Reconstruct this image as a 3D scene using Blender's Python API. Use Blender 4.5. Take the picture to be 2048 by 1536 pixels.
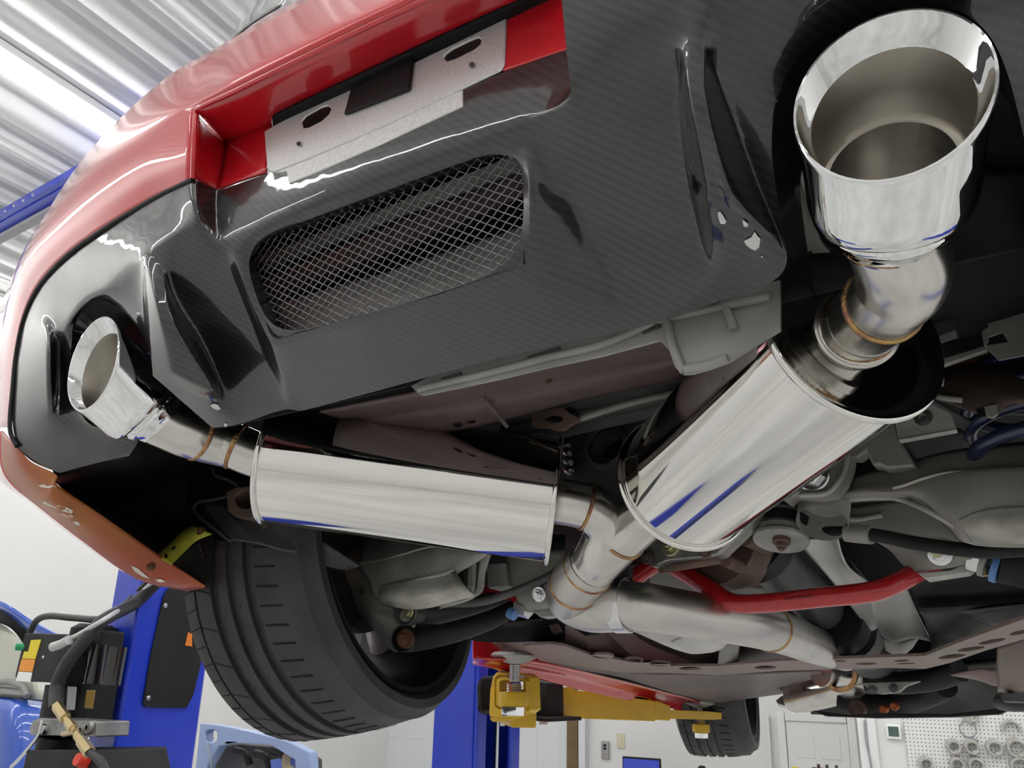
import bpy, bmesh, math, random
from mathutils import Vector, Matrix
from mathutils.geometry import tessellate_polygon
from mathutils.bvhtree import BVHTree
random.seed(7)
SC = bpy.context.scene
COL = SC.collection
for o in list(bpy.data.objects):
    bpy.data.objects.remove(o)

# ------------------------------------------------------------------ camera
# The pinhole is described by its vanishing points on the 2048x1536 frame.
FPX, CX, CY = 1700.0, 1024.0, 768.0
_up = Vector((126, -4898, FPX)).normalized()
_t = Vector((-2524, 532, FPX)); _t = (_t - _up * _t.dot(_up)).normalized()
_X = -_t; _Z = _up; _Y = _Z.cross(_X)
CAM2W = Matrix((_X, _Y, _Z))                 # camera (right, down, forward) -> world
PITCH = math.radians(-4.4)                   # the car stands nose-down on the lift
CARROT = Matrix.Rotation(PITCH, 3, 'X')      # car -> world
CAM2C = CARROT.transposed() @ CAM2W          # camera -> car
CAMC = Vector((0.60470657, -0.53572265, -0.4442719))   # camera in car coordinates
CAMZ = 2.3
CARLOC = Vector((0, 0, CAMZ)) - Vector((0, 0, (CARROT @ CAMC).z))
CAMW = CARROT @ CAMC + CARLOC
cam = bpy.data.cameras.new('camera'); camo = bpy.data.objects.new('camera', cam); COL.objects.link(camo)
cam.sensor_width = 36.0; cam.lens = FPX / 2048 * 36; cam.clip_start = 0.02; cam.clip_end = 200
_R = Matrix((CAM2W.col[0], -CAM2W.col[1], -CAM2W.col[2])).transposed()
camo.matrix_world = Matrix.Translation(CAMW) @ _R.to_4x4()
SC.camera = camo
# ------------------------------------------------------------------ world and exposure
SC.view_settings.view_transform = 'Standard'; SC.view_settings.look = 'None'
SC.view_settings.gamma = 1.0; SC.view_settings.use_curve_mapping = False
SC.view_settings.exposure = 0.62
w = bpy.data.worlds.new('world'); SC.world = w; w.use_nodes = True
w.node_tree.nodes['Background'].inputs[0].default_value = (0.9, 0.95, 1, 1)
w.node_tree.nodes['Background'].inputs[1].default_value = 0.25
SC.cycles.max_bounces = 6; SC.cycles.diffuse_bounces = 3; SC.cycles.glossy_bounces = 4; SC.cycles.adaptive_threshold = 0.03; SC.cycles.use_light_tree = False
SC.cycles.sample_clamp_indirect = 6.0
STRIP_POWER = 13.0                           # emission of the ceiling strip lights

# ------------------------------------------------------------------ pixel -> point helpers
def _ray(px, py): return CAM2C @ Vector(((px - CX) / FPX, (py - CY) / FPX, 1))
def L(px, py, y):
    r = _ray(px, py); return CAMC + r * ((y - CAMC.y) / r.y)
def LX(px, py, x):
    r = _ray(px, py); return CAMC + r * ((x - CAMC.x) / r.x)
def LZ(px, py, z):
    r = _ray(px, py); return CAMC + r * ((z - CAMC.z) / r.z)
def pxm(p, n):                                # n pixels as metres at local point p
    d = (CAM2C.transposed() @ (p - CAMC)).z
    return n * d / FPX
def LL(lst, y=None): return [L(*p) if len(p) == 3 else L(p[0], p[1], y) for p in lst]
def _rayw(px, py): return CAM2W @ Vector(((px - CX) / FPX, (py - CY) / FPX, 1))
def WD(px, py, d): return CAMW + _rayw(px, py) * d
# room frame: turned a few degrees from the car
RYAW = math.radians(7.0)
RX = Vector((math.cos(RYAW), math.sin(RYAW), 0)); RY = Vector((-math.sin(RYAW), math.cos(RYAW), 0)); RZ = Vector((0, 0, 1))
def room(x, y, z): return Vector((CAMW.x, CAMW.y, 0)) + RX * x + RY * y + RZ * z
def toroom(p):
    d = p - Vector((CAMW.x, CAMW.y, 0)); return Vector((d.dot(RX), d.dot(RY), p.z))
def RYP(px, py, ry):                          # pixel on the plane room-y = ry, in room coords
    r = _rayw(px, py); return toroom(CAMW + r * (ry / r.dot(RY)))
def RXP(px, py, rx):
    r = _rayw(px, py); return toroom(CAMW + r * (rx / r.dot(RX)))
def RZP(px, py, z):
    r = _rayw(px, py); return toroom(CAMW + r * ((z - CAMW.z) / r.z))

# ------------------------------------------------------------------ materials
MATS = {}
def mat(name, col, metal=0.0, rough=0.5, coat=0.0, var=0.0, vscale=8.0, vcol=None, bump=0.0, bscale=60.0, rvar=0.0, emit=0.0, spec=0.5, coat_rough=0.03, detail=4.0, thresh=None):
    if name in MATS: return MATS[name]
    m = bpy.data.materials.new(name); m.use_nodes = True; nt = m.node_tree; b = nt.nodes['Principled BSDF']
    b.inputs['Metallic'].default_value = metal; b.inputs['Roughness'].default_value = rough
    b.inputs['Coat Weight'].default_value = coat; b.inputs['Coat Roughness'].default_value = coat_rough
    b.inputs['Specular IOR Level'].default_value = spec
    b.inputs['Base Color'].default_value = (*col, 1)
    tc = nt.nodes.new('ShaderNodeTexCoord')
    if var > 0 or rvar > 0:
        n = nt.nodes.new('ShaderNodeTexNoise'); n.inputs['Scale'].default_value = vscale; n.inputs['Detail'].default_value = detail
        nt.links.new(tc.outputs['Object'], n.inputs['Vector'])
        cr = nt.nodes.new('ShaderNodeValToRGB'); lo, hi = thresh or (0.35, 0.68)
        cr.color_ramp.elements[0].position = lo; cr.color_ramp.elements[1].position = hi
        nt.links.new(n.outputs['Fac'], cr.inputs['Fac'])
        if var > 0:
            mx = nt.nodes.new('ShaderNodeMix'); mx.data_type = 'RGBA'
            mx.inputs['A'].default_value = (*col, 1)
            vc = vcol or tuple(c * (1 - var) for c in col); mx.inputs['B'].default_value = (*vc, 1)
            nt.links.new(cr.outputs['Color'], mx.inputs['Factor']); nt.links.new(mx.outputs['Result'], b.inputs['Base Color'])
        if rvar > 0:
            mr = nt.nodes.new('ShaderNodeMapRange'); mr.inputs['To Min'].default_value = max(0.0, rough - rvar); mr.inputs['To Max'].default_value = min(1, rough + rvar)
            nt.links.new(n.outputs['Fac'], mr.inputs['Value']); nt.links.new(mr.outputs['Result'], b.inputs['Roughness'])
    if bump > 0:
        n2 = nt.nodes.new('ShaderNodeTexNoise'); n2.inputs['Scale'].default_value = bscale; n2.inputs['Detail'].default_value = 3
        nt.links.new(tc.outputs['Object'], n2.inputs['Vector'])
        bp = nt.nodes.new('ShaderNodeBump'); bp.inputs['Strength'].default_value = bump; bp.inputs['Distance'].default_value = 0.004
        nt.links.new(n2.outputs['Fac'], bp.inputs['Height']); nt.links.new(bp.outputs['Normal'], b.inputs['Normal'])
    if emit > 0:
        b.inputs['Emission Color'].default_value = (*col, 1); b.inputs['Emission Strength'].default_value = emit
    MATS[name] = m; return m

def carbon(name, k=330.0):
    m = bpy.data.materials.new(name); m.use_nodes = True; nt = m.node_tree; b = nt.nodes['Principled BSDF']
    N = nt.nodes.new; lk = nt.links.new
    def math_(op, a, bb=None):
        n = N('ShaderNodeMath'); n.operation = op
        for i, v in enumerate((a, bb)):
            if v is None: continue
            if isinstance(v, (int, float)): n.inputs[i].default_value = v
            else: lk(v, n.inputs[i])
        return n.outputs[0]
    tc = N('ShaderNodeTexCoord'); sx = N('ShaderNodeSeparateXYZ'); lk(tc.outputs['Object'], sx.inputs[0])
    X, Y, Z = sx.outputs
    u = math_('MULTIPLY', math_('ADD', X, math_('MULTIPLY', Y, 0.35)), k)
    v = math_('MULTIPLY', math_('ADD', Z, math_('MULTIPLY', Y, -0.9)), k)
    tw = math_('MODULO', math_('ADD', math_('ADD', math_('FLOOR', u), math_('FLOOR', v)), 4000), 4)
    warp = math_('LESS_THAN', tw, 1.5)
    fu = math_('FRACT', u); fv = math_('FRACT', v)
    # rounded tows: brightness across a tow
    su = math_('SINE', math_('MULTIPLY', fu, math.pi)); sv = math_('SINE', math_('MULTIPLY', fv, math.pi))
    h = N('ShaderNodeMix'); h.data_type = 'FLOAT'; lk(warp, h.inputs[0]); lk(su, h.inputs[2]); lk(sv, h.inputs[3])
    c = N('ShaderNodeMix'); c.data_type = 'RGBA'; lk(warp, c.inputs[0])
    c.inputs['A'].default_value = (0.008, 0.0085, 0.0095, 1); c.inputs['B'].default_value = (0.030, 0.031, 0.034, 1)
    c2 = N('ShaderNodeMix'); c2.data_type = 'RGBA'; lk(math_('MULTIPLY', h.outputs[0], 0.8), c2.inputs[0])
    c2.inputs['A'].default_value = (0.008, 0.008, 0.009, 1); lk(c.outputs['Result'], c2.inputs['B'])
    lk(c2.outputs['Result'], b.inputs['Base Color'])
    b.inputs['Roughness'].default_value = 0.38; b.inputs['Metallic'].default_value = 0.35
    b.inputs['Coat Weight'].default_value = 1.0; b.inputs['Coat Roughness'].default_value = 0.04; b.inputs['Coat IOR'].default_value = 1.6
    # faint orange peel in the clear coat
    n = N('ShaderNodeTexNoise'); n.inputs['Scale'].default_value = 14; n.inputs['Detail'].default_value = 2; lk(tc.outputs['Object'], n.inputs['Vector'])
    bp = N('ShaderNodeBump'); bp.inputs['Strength'].default_value = 0.16; bp.inputs['Distance'].default_value = 0.01
    lk(n.outputs['Fac'], bp.inputs['Height']); lk(bp.outputs['Normal'], b.inputs['Coat Normal'])
    MATS[name] = m; return m

CARBON = carbon('carbon_fibre')
RED = mat('red_paint', (0.62, 0.008, 0.018), rough=0.35, coat=1.0, coat_rough=0.03, var=0.12, vscale=3)
RED_REFLECT = mat('red_painted_reflection', (0.34, 0.05, 0.012), rough=0.45, coat=0.3, coat_rough=0.2, var=1, vscale=4, vcol=(0.40, 0.15, 0.018), rvar=0.1)  # orange mixed into the red imitates a warm reflection
SCUFF = mat('bare_scuff', (0.72, 0.68, 0.62), rough=0.6)
CHROME = mat('chrome', (0.86, 0.87, 0.88), metal=1, rough=0.03)
POLISH = mat('polished_stainless', (0.78, 0.77, 0.735), metal=1, rough=0.05, rvar=0.02, vscale=6)
BRUSH = mat('satin_stainless', (0.68, 0.66, 0.62), metal=1, rough=0.26, rvar=0.08, vscale=12, var=0.15)
DULLSS = mat('dull_stainless', (0.62, 0.60, 0.57), metal=1, rough=0.36, rvar=0.08, vscale=9, var=0.15)
WELD = mat('heat_tinted_weld', (0.55, 0.36, 0.14), metal=1, rough=0.3, var=1, vscale=45, vcol=(0.28, 0.12, 0.10), bump=0.6, bscale=300)
SOOT = mat('inner_pipe', (0.42, 0.385, 0.33), metal=1, rough=0.42, var=0.35, vscale=5)
BLACK = mat('black_plastic', (0.012, 0.012, 0.013), rough=0.6, spec=0.35, var=0.4, vscale=9, rvar=0.12)
LINER = mat('liner_black', (0.007, 0.0075, 0.009), rough=0.7, spec=0.25, var=0.5, vscale=5)
RUBBER = mat('tyre_rubber', (0.046, 0.046, 0.046), rough=0.62, var=0.35, vscale=12, rvar=0.1, bump=0.1, bscale=120)
GROOVE = mat('tyre_groove', (0.006, 0.006, 0.006), rough=0.9)
BODY = mat('grey_primer_steel', (0.32, 0.32, 0.305), rough=0.5, var=0.35, vscale=10, bump=0.08, bscale=40)
BODYD = mat('dark_primer_steel', (0.085, 0.085, 0.086), rough=0.55, var=0.45, vscale=8, bump=0.1, bscale=50)
STAMP = mat('stamped_arm_steel', (0.32, 0.312, 0.285), rough=0.5, metal=0.15, var=0.4, vscale=6, vcol=(0.20, 0.19, 0.165), bump=0.15, bscale=45)
STAMPL = mat('pale_cast_steel', (0.52, 0.515, 0.49), rough=0.6, metal=0.1, var=0.6, vscale=9, vcol=(0.23, 0.23, 0.21), bump=0.3, bscale=60)
MAUVE = mat('mauve_underbody', (0.10, 0.062, 0.064), rough=0.45, spec=0.35, coat=0.08, coat_rough=0.3, var=0.45, vscale=4, vcol=(0.06, 0.045, 0.045))
PINKISH = mat('pinkish_underbody', (0.24, 0.160, 0.155), rough=0.5, var=0.55, vscale=5, vcol=(0.19, 0.155, 0.12), bump=0.1)
RUSTY = mat('rusty_brown_steel', (0.15, 0.095, 0.068), rough=0.65, var=0.7, vscale=12, vcol=(0.06, 0.045, 0.04), bump=0.3)
CREAM = mat('scaled_cream_steel', (0.58, 0.57, 0.51), rough=0.65, var=0.6, vscale=14, vcol=(0.27, 0.265, 0.235), bump=0.4, bscale=70)
RUST = mat('rust_orange', (0.16, 0.065, 0.03), rough=0.85, var=0.6, vscale=40, bump=0.4)
ALU = mat('cast_aluminium', (0.38, 0.38, 0.365), metal=0.75, rough=0.42, var=0.45, vscale=14, bump=0.3, bscale=80)
SHIELD = mat('aluminium_heat_shield', (0.68, 0.67, 0.65), metal=0.4, rough=0.42, var=0.25, vscale=7, bump=0.25, bscale=25)
ZINC = mat('zinc_bolt', (0.66, 0.67, 0.68), metal=1, rough=0.25)
ZINCY = mat('yellow_zinc', (0.42, 0.41, 0.24), metal=0.8, rough=0.3)
REDBAR = mat('red_powder_coat', (0.46, 0.012, 0.016), rough=0.28, coat=0.5, coat_rough=0.08)
BLUEB = mat('blue_bushing', (0.12, 0.25, 0.55), rough=0.5)
NAVY = mat('navy_spring', (0.010, 0.018, 0.06), rough=0.35, coat=0.4)
SPATTER = mat('silver_bracket', (0.74, 0.745, 0.74), metal=0.25, rough=0.42, var=0.15, vscale=260, detail=1)
MESHM = mat('mesh_wire', (0.26, 0.26, 0.27), metal=1, rough=0.4)
YELTAPE = mat('yellow_tape', (0.55, 0.55, 0.06), rough=0.6, var=0.25, vscale=30)
LIFTBLUE = mat('lift_blue', (0.012, 0.045, 0.56), rough=0.32, coat=0.4, coat_rough=0.15, var=0.15, vscale=2)
LIFTYEL = mat('lift_yellow', (0.74, 0.46, 0.010), rough=0.4, coat=0.2, var=0.15, vscale=6)
WALL = mat('white_wall_paint', (0.84, 0.84, 0.83), rough=0.7, var=0.05, vscale=1)
CEIL = mat('white_ribbed_sheet', (0.87, 0.87, 0.865), rough=0.6, spec=0.3, metal=0.0, var=0.08, vscale=1.2)
FLOOR = mat('grey_epoxy_floor', (0.66, 0.66, 0.64), rough=0.4, var=0.25, vscale=1.0)
WHITEP = mat('white_enamel', (0.86, 0.87, 0.86), rough=0.45)
DOORW = mat('white_door', (0.74, 0.76, 0.78), rough=0.5)
BROWN = mat('brown_door_edge', (0.17, 0.115, 0.05), rough=0.6, var=0.2)
GREYP = mat('grey_plastic', (0.33, 0.34, 0.35), rough=0.5)
LAMP = mat('lamp_tube', (1.0, 0.99, 0.97), emit=STRIP_POWER)
SCREEN = mat('lit_screen', (0.03, 0.05, 0.35), rough=0.2, emit=0.3)
LCD = mat('grey_lcd', (0.085, 0.13, 0.115), rough=0.25)
CARBLUE = mat('blue_car_paint', (0.03, 0.10, 0.50), rough=0.3, coat=1.0, coat_rough=0.04)
GLASS = mat('dark_glass', (0.045, 0.06, 0.055), rough=0.05, coat=1.0)
LENS = mat('clear_grey_lens', (0.22, 0.25, 0.25), rough=0.06, coat=1.0, var=0.5, vscale=9)
BRASS = mat('brass_fitting', (0.62, 0.50, 0.27), metal=1, rough=0.3)
HOSE = mat('hose_rubber', (0.018, 0.018, 0.018), rough=0.5)
CONDUIT = mat('grey_conduit', (0.50, 0.51, 0.51), rough=0.4, metal=0.3)
GREENB = mat('green_button', (0.01, 0.30, 0.12), rough=0.4)
ORANGE = mat('orange_plastic', (0.75, 0.20, 0.02), rough=0.45)
ORANGECAP = mat('orange_cap', (0.62, 0.17, 0.05), rough=0.5)
REDCAP = mat('red_cap', (0.75, 0.05, 0.02), rough=0.45)
LBLUE = mat('pale_blue_panel', (0.30, 0.40, 0.66), rough=0.35, coat=0.5, var=0.2, vscale=3)
TAN = mat('tan_rubber_ring', (0.50, 0.49, 0.45), rough=0.6, var=0.3, vscale=30)
TEXTB = mat('black_print', (0.01, 0.008, 0.008), rough=0.5)

# ------------------------------------------------------------------ mesh helpers
def link(o, parent=None):
    COL.objects.link(o)
    if parent is not None:
        o.parent = parent
        if parent.type == 'EMPTY' and parent.name.split('.')[0] != 'sports_car':
            o.matrix_parent_inverse = Matrix.Translation(-parent.location)   # meshes of room things carry world coordinates
    return o
def mesh_obj(name, verts, faces, m, parent=None, smooth=True, ang=38, mod=None):
    me = bpy.data.meshes.new(name); me.from_pydata([tuple(v) for v in verts], [], faces); me.update()
    bm = bmesh.new(); bm.from_mesh(me); bmesh.ops.remove_doubles(bm, verts=bm.verts, dist=1e-6)
    bmesh.ops.recalc_face_normals(bm, faces=bm.faces); bm.to_mesh(me); bm.free()
    if smooth:
        me.shade_smooth(); me.set_sharp_from_angle(angle=math.radians(ang))
    me.materials.append(m)
    o = bpy.data.objects.new(name, me); link(o, parent)
    return o
def bevel(o, w=0.003, seg=2, ang=35):
    b = o.modifiers.new('bevel', 'BEVEL'); b.width = w; b.segments = seg; b.limit_method = 'ANGLE'; b.angle_limit = math.radians(ang)
    return o
def solid(o, t=0.003, off=0.0):
    s = o.modifiers.new('solid', 'SOLIDIFY'); s.thickness = t; s.offset = off; s.use_even_offset = False
    return o
def cr(a, b, c, d, t):
    return 0.5 * ((2 * b) + (c - a) * t + (2 * a - 5 * b + 4 * c - d) * t * t + (3 * b - a - 3 * c + d) * t ** 3)
def spline(pts, n, closed=False):
    out = []; N = len(pts); rng = N if closed else N - 1
    for i in range(rng):
        a = pts[(i - 1) % N] if (closed or i > 0) else pts[0] * 2 - pts[1]
        b = pts[i]; c = pts[(i + 1) % N]
        d = pts[(i + 2) % N] if (closed or i + 2 < N) else pts[-1] * 2 - pts[-2]
        for k in range(n): out.append(cr(a, b, c, d, k / n))
    if not closed: out.append(pts[-1].copy())
    return out
def lin(pts, n):
    out = []
    for a, b in zip(pts, pts[1:]):
        for k in range(n): out.append(a.lerp(b, k / n))
    return out + [pts[-1].copy()]
def patch(name, rows, m, parent=None, nu=5, nv=5, t=0.003, ulin=False, vlin=False, ang=40):
    """rows: lists of Vectors; a smooth sheet through them with real thickness"""
    R = [(lin if ulin else spline)(r, nu) for r in rows]
    cols = list(zip(*R)); Cc = [(lin if vlin else spline)(list(c), nv) for c in cols]
    nr, nc = len(Cc[0]), len(Cc); V = [Cc[j][i] for i in range(nr) for j in range(nc)]
    F = [(i * nc + j, i * nc + j + 1, (i + 1) * nc + j + 1, (i + 1) * nc + j) for i in range(nr - 1) for j in range(nc - 1)]
    o = mesh_obj(name, V, F, m, parent, ang=ang)
    if t: solid(o, t)
    return o
def P(rows): return [[L(*p) for p in r] for r in rows]
def ext(name, pts, vec, m, parent=None, holes=(), bw=0.0015, smooth=True):
    """outline (with optional holes) extruded by vec"""
    loops = [list(pts)] + [list(h) for h in holes]
    tris = tessellate_polygon([[Vector(p) for p in lp] for lp in loops])
    allp = [p for lp in loops for p in lp]; n = len(allp)
    V = allp + [p + vec for p in allp]; F = [tuple(t) for t in tris] + [tuple(i + n for i in reversed(t)) for t in tris]
    base = 0
    for lp in loops:
        k = len(lp)
        for i in range(k):
            a, b = base + i, base + (i + 1) % k
            F.append((a, b, b + n, a + n))
        base += k
    o = mesh_obj(name, V, F, m, parent, smooth=smooth, ang=30)
    if bw: bevel(o, bw, 2)
    return o
def ext_px(name, pts, y, dy, m, parent=None, holes=(), bw=0.0015):
    return ext(name, LL(pts, y), Vector((0, dy, 0)), m, parent, holes=[LL(h, y) for h in holes], bw=bw)
def ell_px(cx, cy, rx, ry, rot=0, n=20):
    c, s = math.cos(rot), math.sin(rot)
    return [(cx + rx * math.cos(a) * c - ry * math.sin(a) * s, cy + rx * math.cos(a) * s + ry * math.sin(a) * c) for a in (2 * math.pi * k / n for k in range(n))]
def frames(pts):
    T = []
    for i in range(len(pts)):
        a = pts[max(0, i - 1)]; b = pts[min(len(pts) - 1, i + 1)]; T.append((b - a).normalized())
    u = T[0].orthogonal().normalized(); fr = []
    for t in T:
        u = (u - t * u.dot(t)).normalized(); fr.append((u, t.cross(u)))
    return fr
def tube_vf(pts, rad, seg=20, cap=True):
    rs = rad if isinstance(rad, (list, tuple)) else [rad] * len(pts)
    fr = frames(pts); V = []; F = []
    for p, r, (u, v) in zip(pts, rs, fr):
        for k in range(seg):
            a = 2 * math.pi * k / seg; V.append(p + u * (r * math.cos(a)) + v * (r * math.sin(a)))
    for i in range(len(pts) - 1):
        for k in range(seg):
            k2 = (k + 1) % seg; F.append((i * seg + k, i * seg + k2, (i + 1) * seg + k2, (i + 1) * seg + k))
    if cap:
        F.append(tuple(range(seg - 1, -1, -1))); F.append(tuple((len(pts) - 1) * seg + k for k in range(seg)))
    return V, F
def tube(name, pts, rad, m, parent=None, seg=20, n=6, cap=True, smoothpath=True):
    pp = spline(pts, n) if (smoothpath and len(pts) > 2) else list(pts)
    if isinstance(rad, (list, tuple)):
        rr = []
        for a, b in zip(rad, rad[1:]):
            for k in range(n if (smoothpath and len(pts) > 2) else 1): rr.append(a + (b - a) * k / (n if (smoothpath and len(pts) > 2) else 1))
        rad = rr + [rad[-1]]
    V, F = tube_vf(pp, rad, seg, cap)
    return mesh_obj(name, V, F, m, parent, ang=50)
def basis(axis):
    a = axis.normalized(); u = a.orthogonal().normalized(); return u, a.cross(u), a
def lathe(name, prof, org, axis, m, parent=None, seg=48, closed=False, ang=32):
    """prof: (radius, height along axis)"""
    u, v, a = basis(axis); V = []; F = []; n = len(prof)
    for k in range(seg):
        t = 2 * math.pi * k / seg; d = u * math.cos(t) + v * math.sin(t)
        for r, h in prof: V.append(org + d * r + a * h)
    for k in range(seg):
        k2 = (k + 1) % seg
        for i in range(n if closed else n - 1):
            j = (i + 1) % n; F.append((k * n + i, k2 * n + i, k2 * n + j, k * n + j))
    return mesh_obj(name, V, F, m, parent, ang=ang)
def box_vf(c, ax, ay, az_):
    V = [c + ax * sx + ay * sy + az_ * sz for sx in (-1, 1) for sy in (-1, 1) for sz in (-1, 1)]
    return V, [(0, 1, 3, 2), (4, 6, 7, 5), (0, 4, 5, 1), (2, 3, 7, 6), (0, 2, 6, 4), (1, 5, 7, 3)]
def box(name, c, ax, ay, az_, m, parent=None, bw=0.003):
    V, F = box_vf(c, ax, ay, az_); o = mesh_obj(name, V, F, m, parent, ang=30)
    if bw: bevel(o, bw, 2)
    return o
def rbox(name, a, b, m, parent=None, bw=0.004):
    """box between two room-frame corners"""
    c = room((a[0] + b[0]) / 2, (a[1] + b[1]) / 2, (a[2] + b[2]) / 2)
    return box(name, c, RX * abs(b[0] - a[0]) / 2, RY * abs(b[1] - a[1]) / 2, RZ * abs(b[2] - a[2]) / 2, m, parent, bw)
def bolt(name, p, axis, r, m=None, parent=None, stud=True):
    m = m or ZINC; u, v, a = basis(axis); V = []; F = []
    def ring(rad, h, n, ph=0): return [p + u * rad * math.cos(2 * math.pi * k / n + ph) + v * rad * math.sin(2 * math.pi * k / n + ph) + a * h for k in range(n)]
    def stack(rings):
        b0 = len(V); n = len(rings[0])
        for rg in rings: V.extend(rg)
        for i in range(len(rings) - 1):
            for k in range(n): F.append((b0 + i * n + k, b0 + i * n + (k + 1) % n, b0 + (i + 1) * n + (k + 1) % n, b0 + (i + 1) * n + k))
        F.append(tuple(b0 + (len(rings) - 1) * n + k for k in range(n)))
    stack([ring(r, -0.4 * r, 24), ring(r, 0.12 * r, 24), ring(r * 0.9, 0.18 * r, 24)])
    stack([ring(r * 0.66, 0.1 * r, 6), ring(r * 0.66, 0.62 * r, 6), ring(r * 0.56, 0.72 * r, 6)])
    if stud: stack([ring(r * 0.34, 0.5 * r, 14), ring(r * 0.34, 1.0 * r, 14), ring(r * 0.26, 1.05 * r, 14)])
    return mesh_obj(name, V, F, m, parent, ang=25)
def empty(name, loc=(0, 0, 0), label=None, cat=None, group=None):
    o = bpy.data.objects.new(name, None); o.empty_display_size = 0.1; COL.objects.link(o); o.location = loc
    if label: tag(o, label, cat, group)
    return o
def tag(o, label=None, cat=None, group=None, kind=None):
    if label: o['label'] = label
    if cat: o['category'] = cat
    if group: o['group'] = group
    if kind: o['kind'] = kind
    return o
def part(o, label): o['label'] = label; return o

# ================================================================== ROOM
CEILZ = CAMZ + 3.0
XL, XR, YB, YF = -7.6, 5.5, -6.0, 10.6
fl = rbox('floor', (XL - .2, YB - .2, -0.1), (XR + .2, YF + .2, 0), FLOOR, bw=0); tag(fl, kind='structure')
wl = rbox('wall_left', (XL - .15, YB, 0), (XL, YF, CEILZ + .1), WALL, bw=0); tag(wl, kind='structure')
wr = rbox('wall_right', (XR, YB, 0), (XR + .15, YF, CEILZ + .1), WALL, bw=0); tag(wr, kind='structure')
wb = rbox('wall_back', (XL, YB - .15, 0), (XR, YB, CEILZ + .1), WALL, bw=0); tag(wb, kind='structure')
wf = rbox('wall_front', (XL, YF, 0), (XR, YF + .15, CEILZ + .1), WALL, bw=0); tag(wf, kind='structure')
# ceiling: ribbed sheet, each sheet a panel of its own with three ribs
ce = empty('ceiling', room(0, 0, CEILZ)); tag(ce, kind='structure')
def ceiling():
    pitch = 0.305; prof = [(0, 0), (0.075, 0), (0.105, 0.042), (0.20, 0.042), (0.23, 0), (0.305, 0)]
    base = None; x = XL; k = 0
    while x < XR:
        if base is None:
            pr = []
            for r in range(3):
                for i, (a, h) in enumerate(prof):
                    if r and i == 0: continue
                    pr.append((r * pitch + a, h))
            V = []; F = []
            for (a, h) in pr: V += [RX * a + RZ * h + RY * YB, RX * a + RZ * h + RY * YF]
            for i in range(len(pr) - 1): F.append((2 * i, 2 * i + 1, 2 * i + 3, 2 * i + 2))
            base = mesh_obj('roof_sheet', V, F, CEIL, ce, ang=20); solid(base, 0.002)
            o = base
        else:
            o = base.copy(); COL.objects.link(o)
        o.location = room(x, 0, CEILZ); x += 3 * pitch; k += 1
ceiling()
# ceiling strip lights: one seen, its neighbours in the same rows
def strip_light(rx, y0, y1, label):
    c = room(rx, (y0 + y1) / 2, CEILZ - 0.03)
    e = empty('strip_light', c, label, 'light', 'ceiling strip lights')
    h = (y1 - y0) / 2
    box('housing', c, RX * 0.085, RY * h, RZ * 0.022, WHITEP, e, 0.004)
    box('lamp_tube', c - RZ * 0.045, RX * 0.055, RY * (h - 0.05), RZ * 0.024, LAMP, e, 0.012)
p0 = RZP(0, 100, CEILZ); p1 = RZP(255, 256, CEILZ)
SLX = (p0.x + p1.x) / 2
strip_light(SLX, 0.4, 8.2, 'long white strip light glowing between ceiling ribs above the red bumper')
for i, rx in enumerate((SLX - 3.0, SLX + 2.6, SLX + 5.2, SLX + 7.6)):
    if XL + .3 < rx < XR - .3:
        strip_light(rx, -4.6, 9.0, 'bare strip light on the ceiling outside the picture, row %s' % ('beyond the visible one', 'over the car', 'over the right post', 'by the right wall')[i])
strip_light(SLX, -5.2, -0.6, 'strip light continuing the visible row behind the viewer')

# ================================================================== CAR
car = empty('sports_car', CARLOC, 'red sports car raised on a lift, seen from under its rear bumper', 'car')
car.rotation_euler = (PITCH, 0, 0)

# ---- carbon rear diffuser: a control cage with creased feature lines, subdivided
CV = {}
def cv(**k): CV.update({n: L(*p) for n, p in k.items()})
# centre: mesh opening lip, frame, plate ledge
cv(lTL=(478, 489, -.012), lT1=(660, 424, -.013), lT2=(860, 348, -.013), lTR=(1046, 279, -.012), lR1=(1047, 400, .01), lBR=(1047, 529, .036), lB2=(880, 588, .036), lB1=(710, 634, .036), lBL=(545, 682, .036), lL1=(510, 585, .012),
   fTL=(462, 484, -.022), fT1=(655, 405, -.024), fT2=(862, 325, -.024), fTR=(1060, 262, -.02), fR1=(1060, 400, .004), fBR=(1068, 546, .044), fB2=(885, 598, .044), fB1=(712, 650, .044), fBL=(542, 694, .044), fL1=(494, 590, .006),
   gTL=(436, 478, -.026), gT1=(640, 372, -.033), gT2=(870, 275, -.033), gTR=(1100, 232, -.028),
   hTL=(436, 382, -.031), hT1=(600, 325, -.033), hT2=(880, 190, -.033), hTR=(1141, 95, -.031), hTRb=(1143, 188, -.032),
   bC1=(800, 770, .14), bC2=(1020, 708, .14), bC0=(603, 822, .14), bC3=(1284, 655, .135),
   mC0=(570, 760, .092), mC1=(755, 712, .092), mC2=(950, 655, .092), mC3=(1170, 596, .09))
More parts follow.
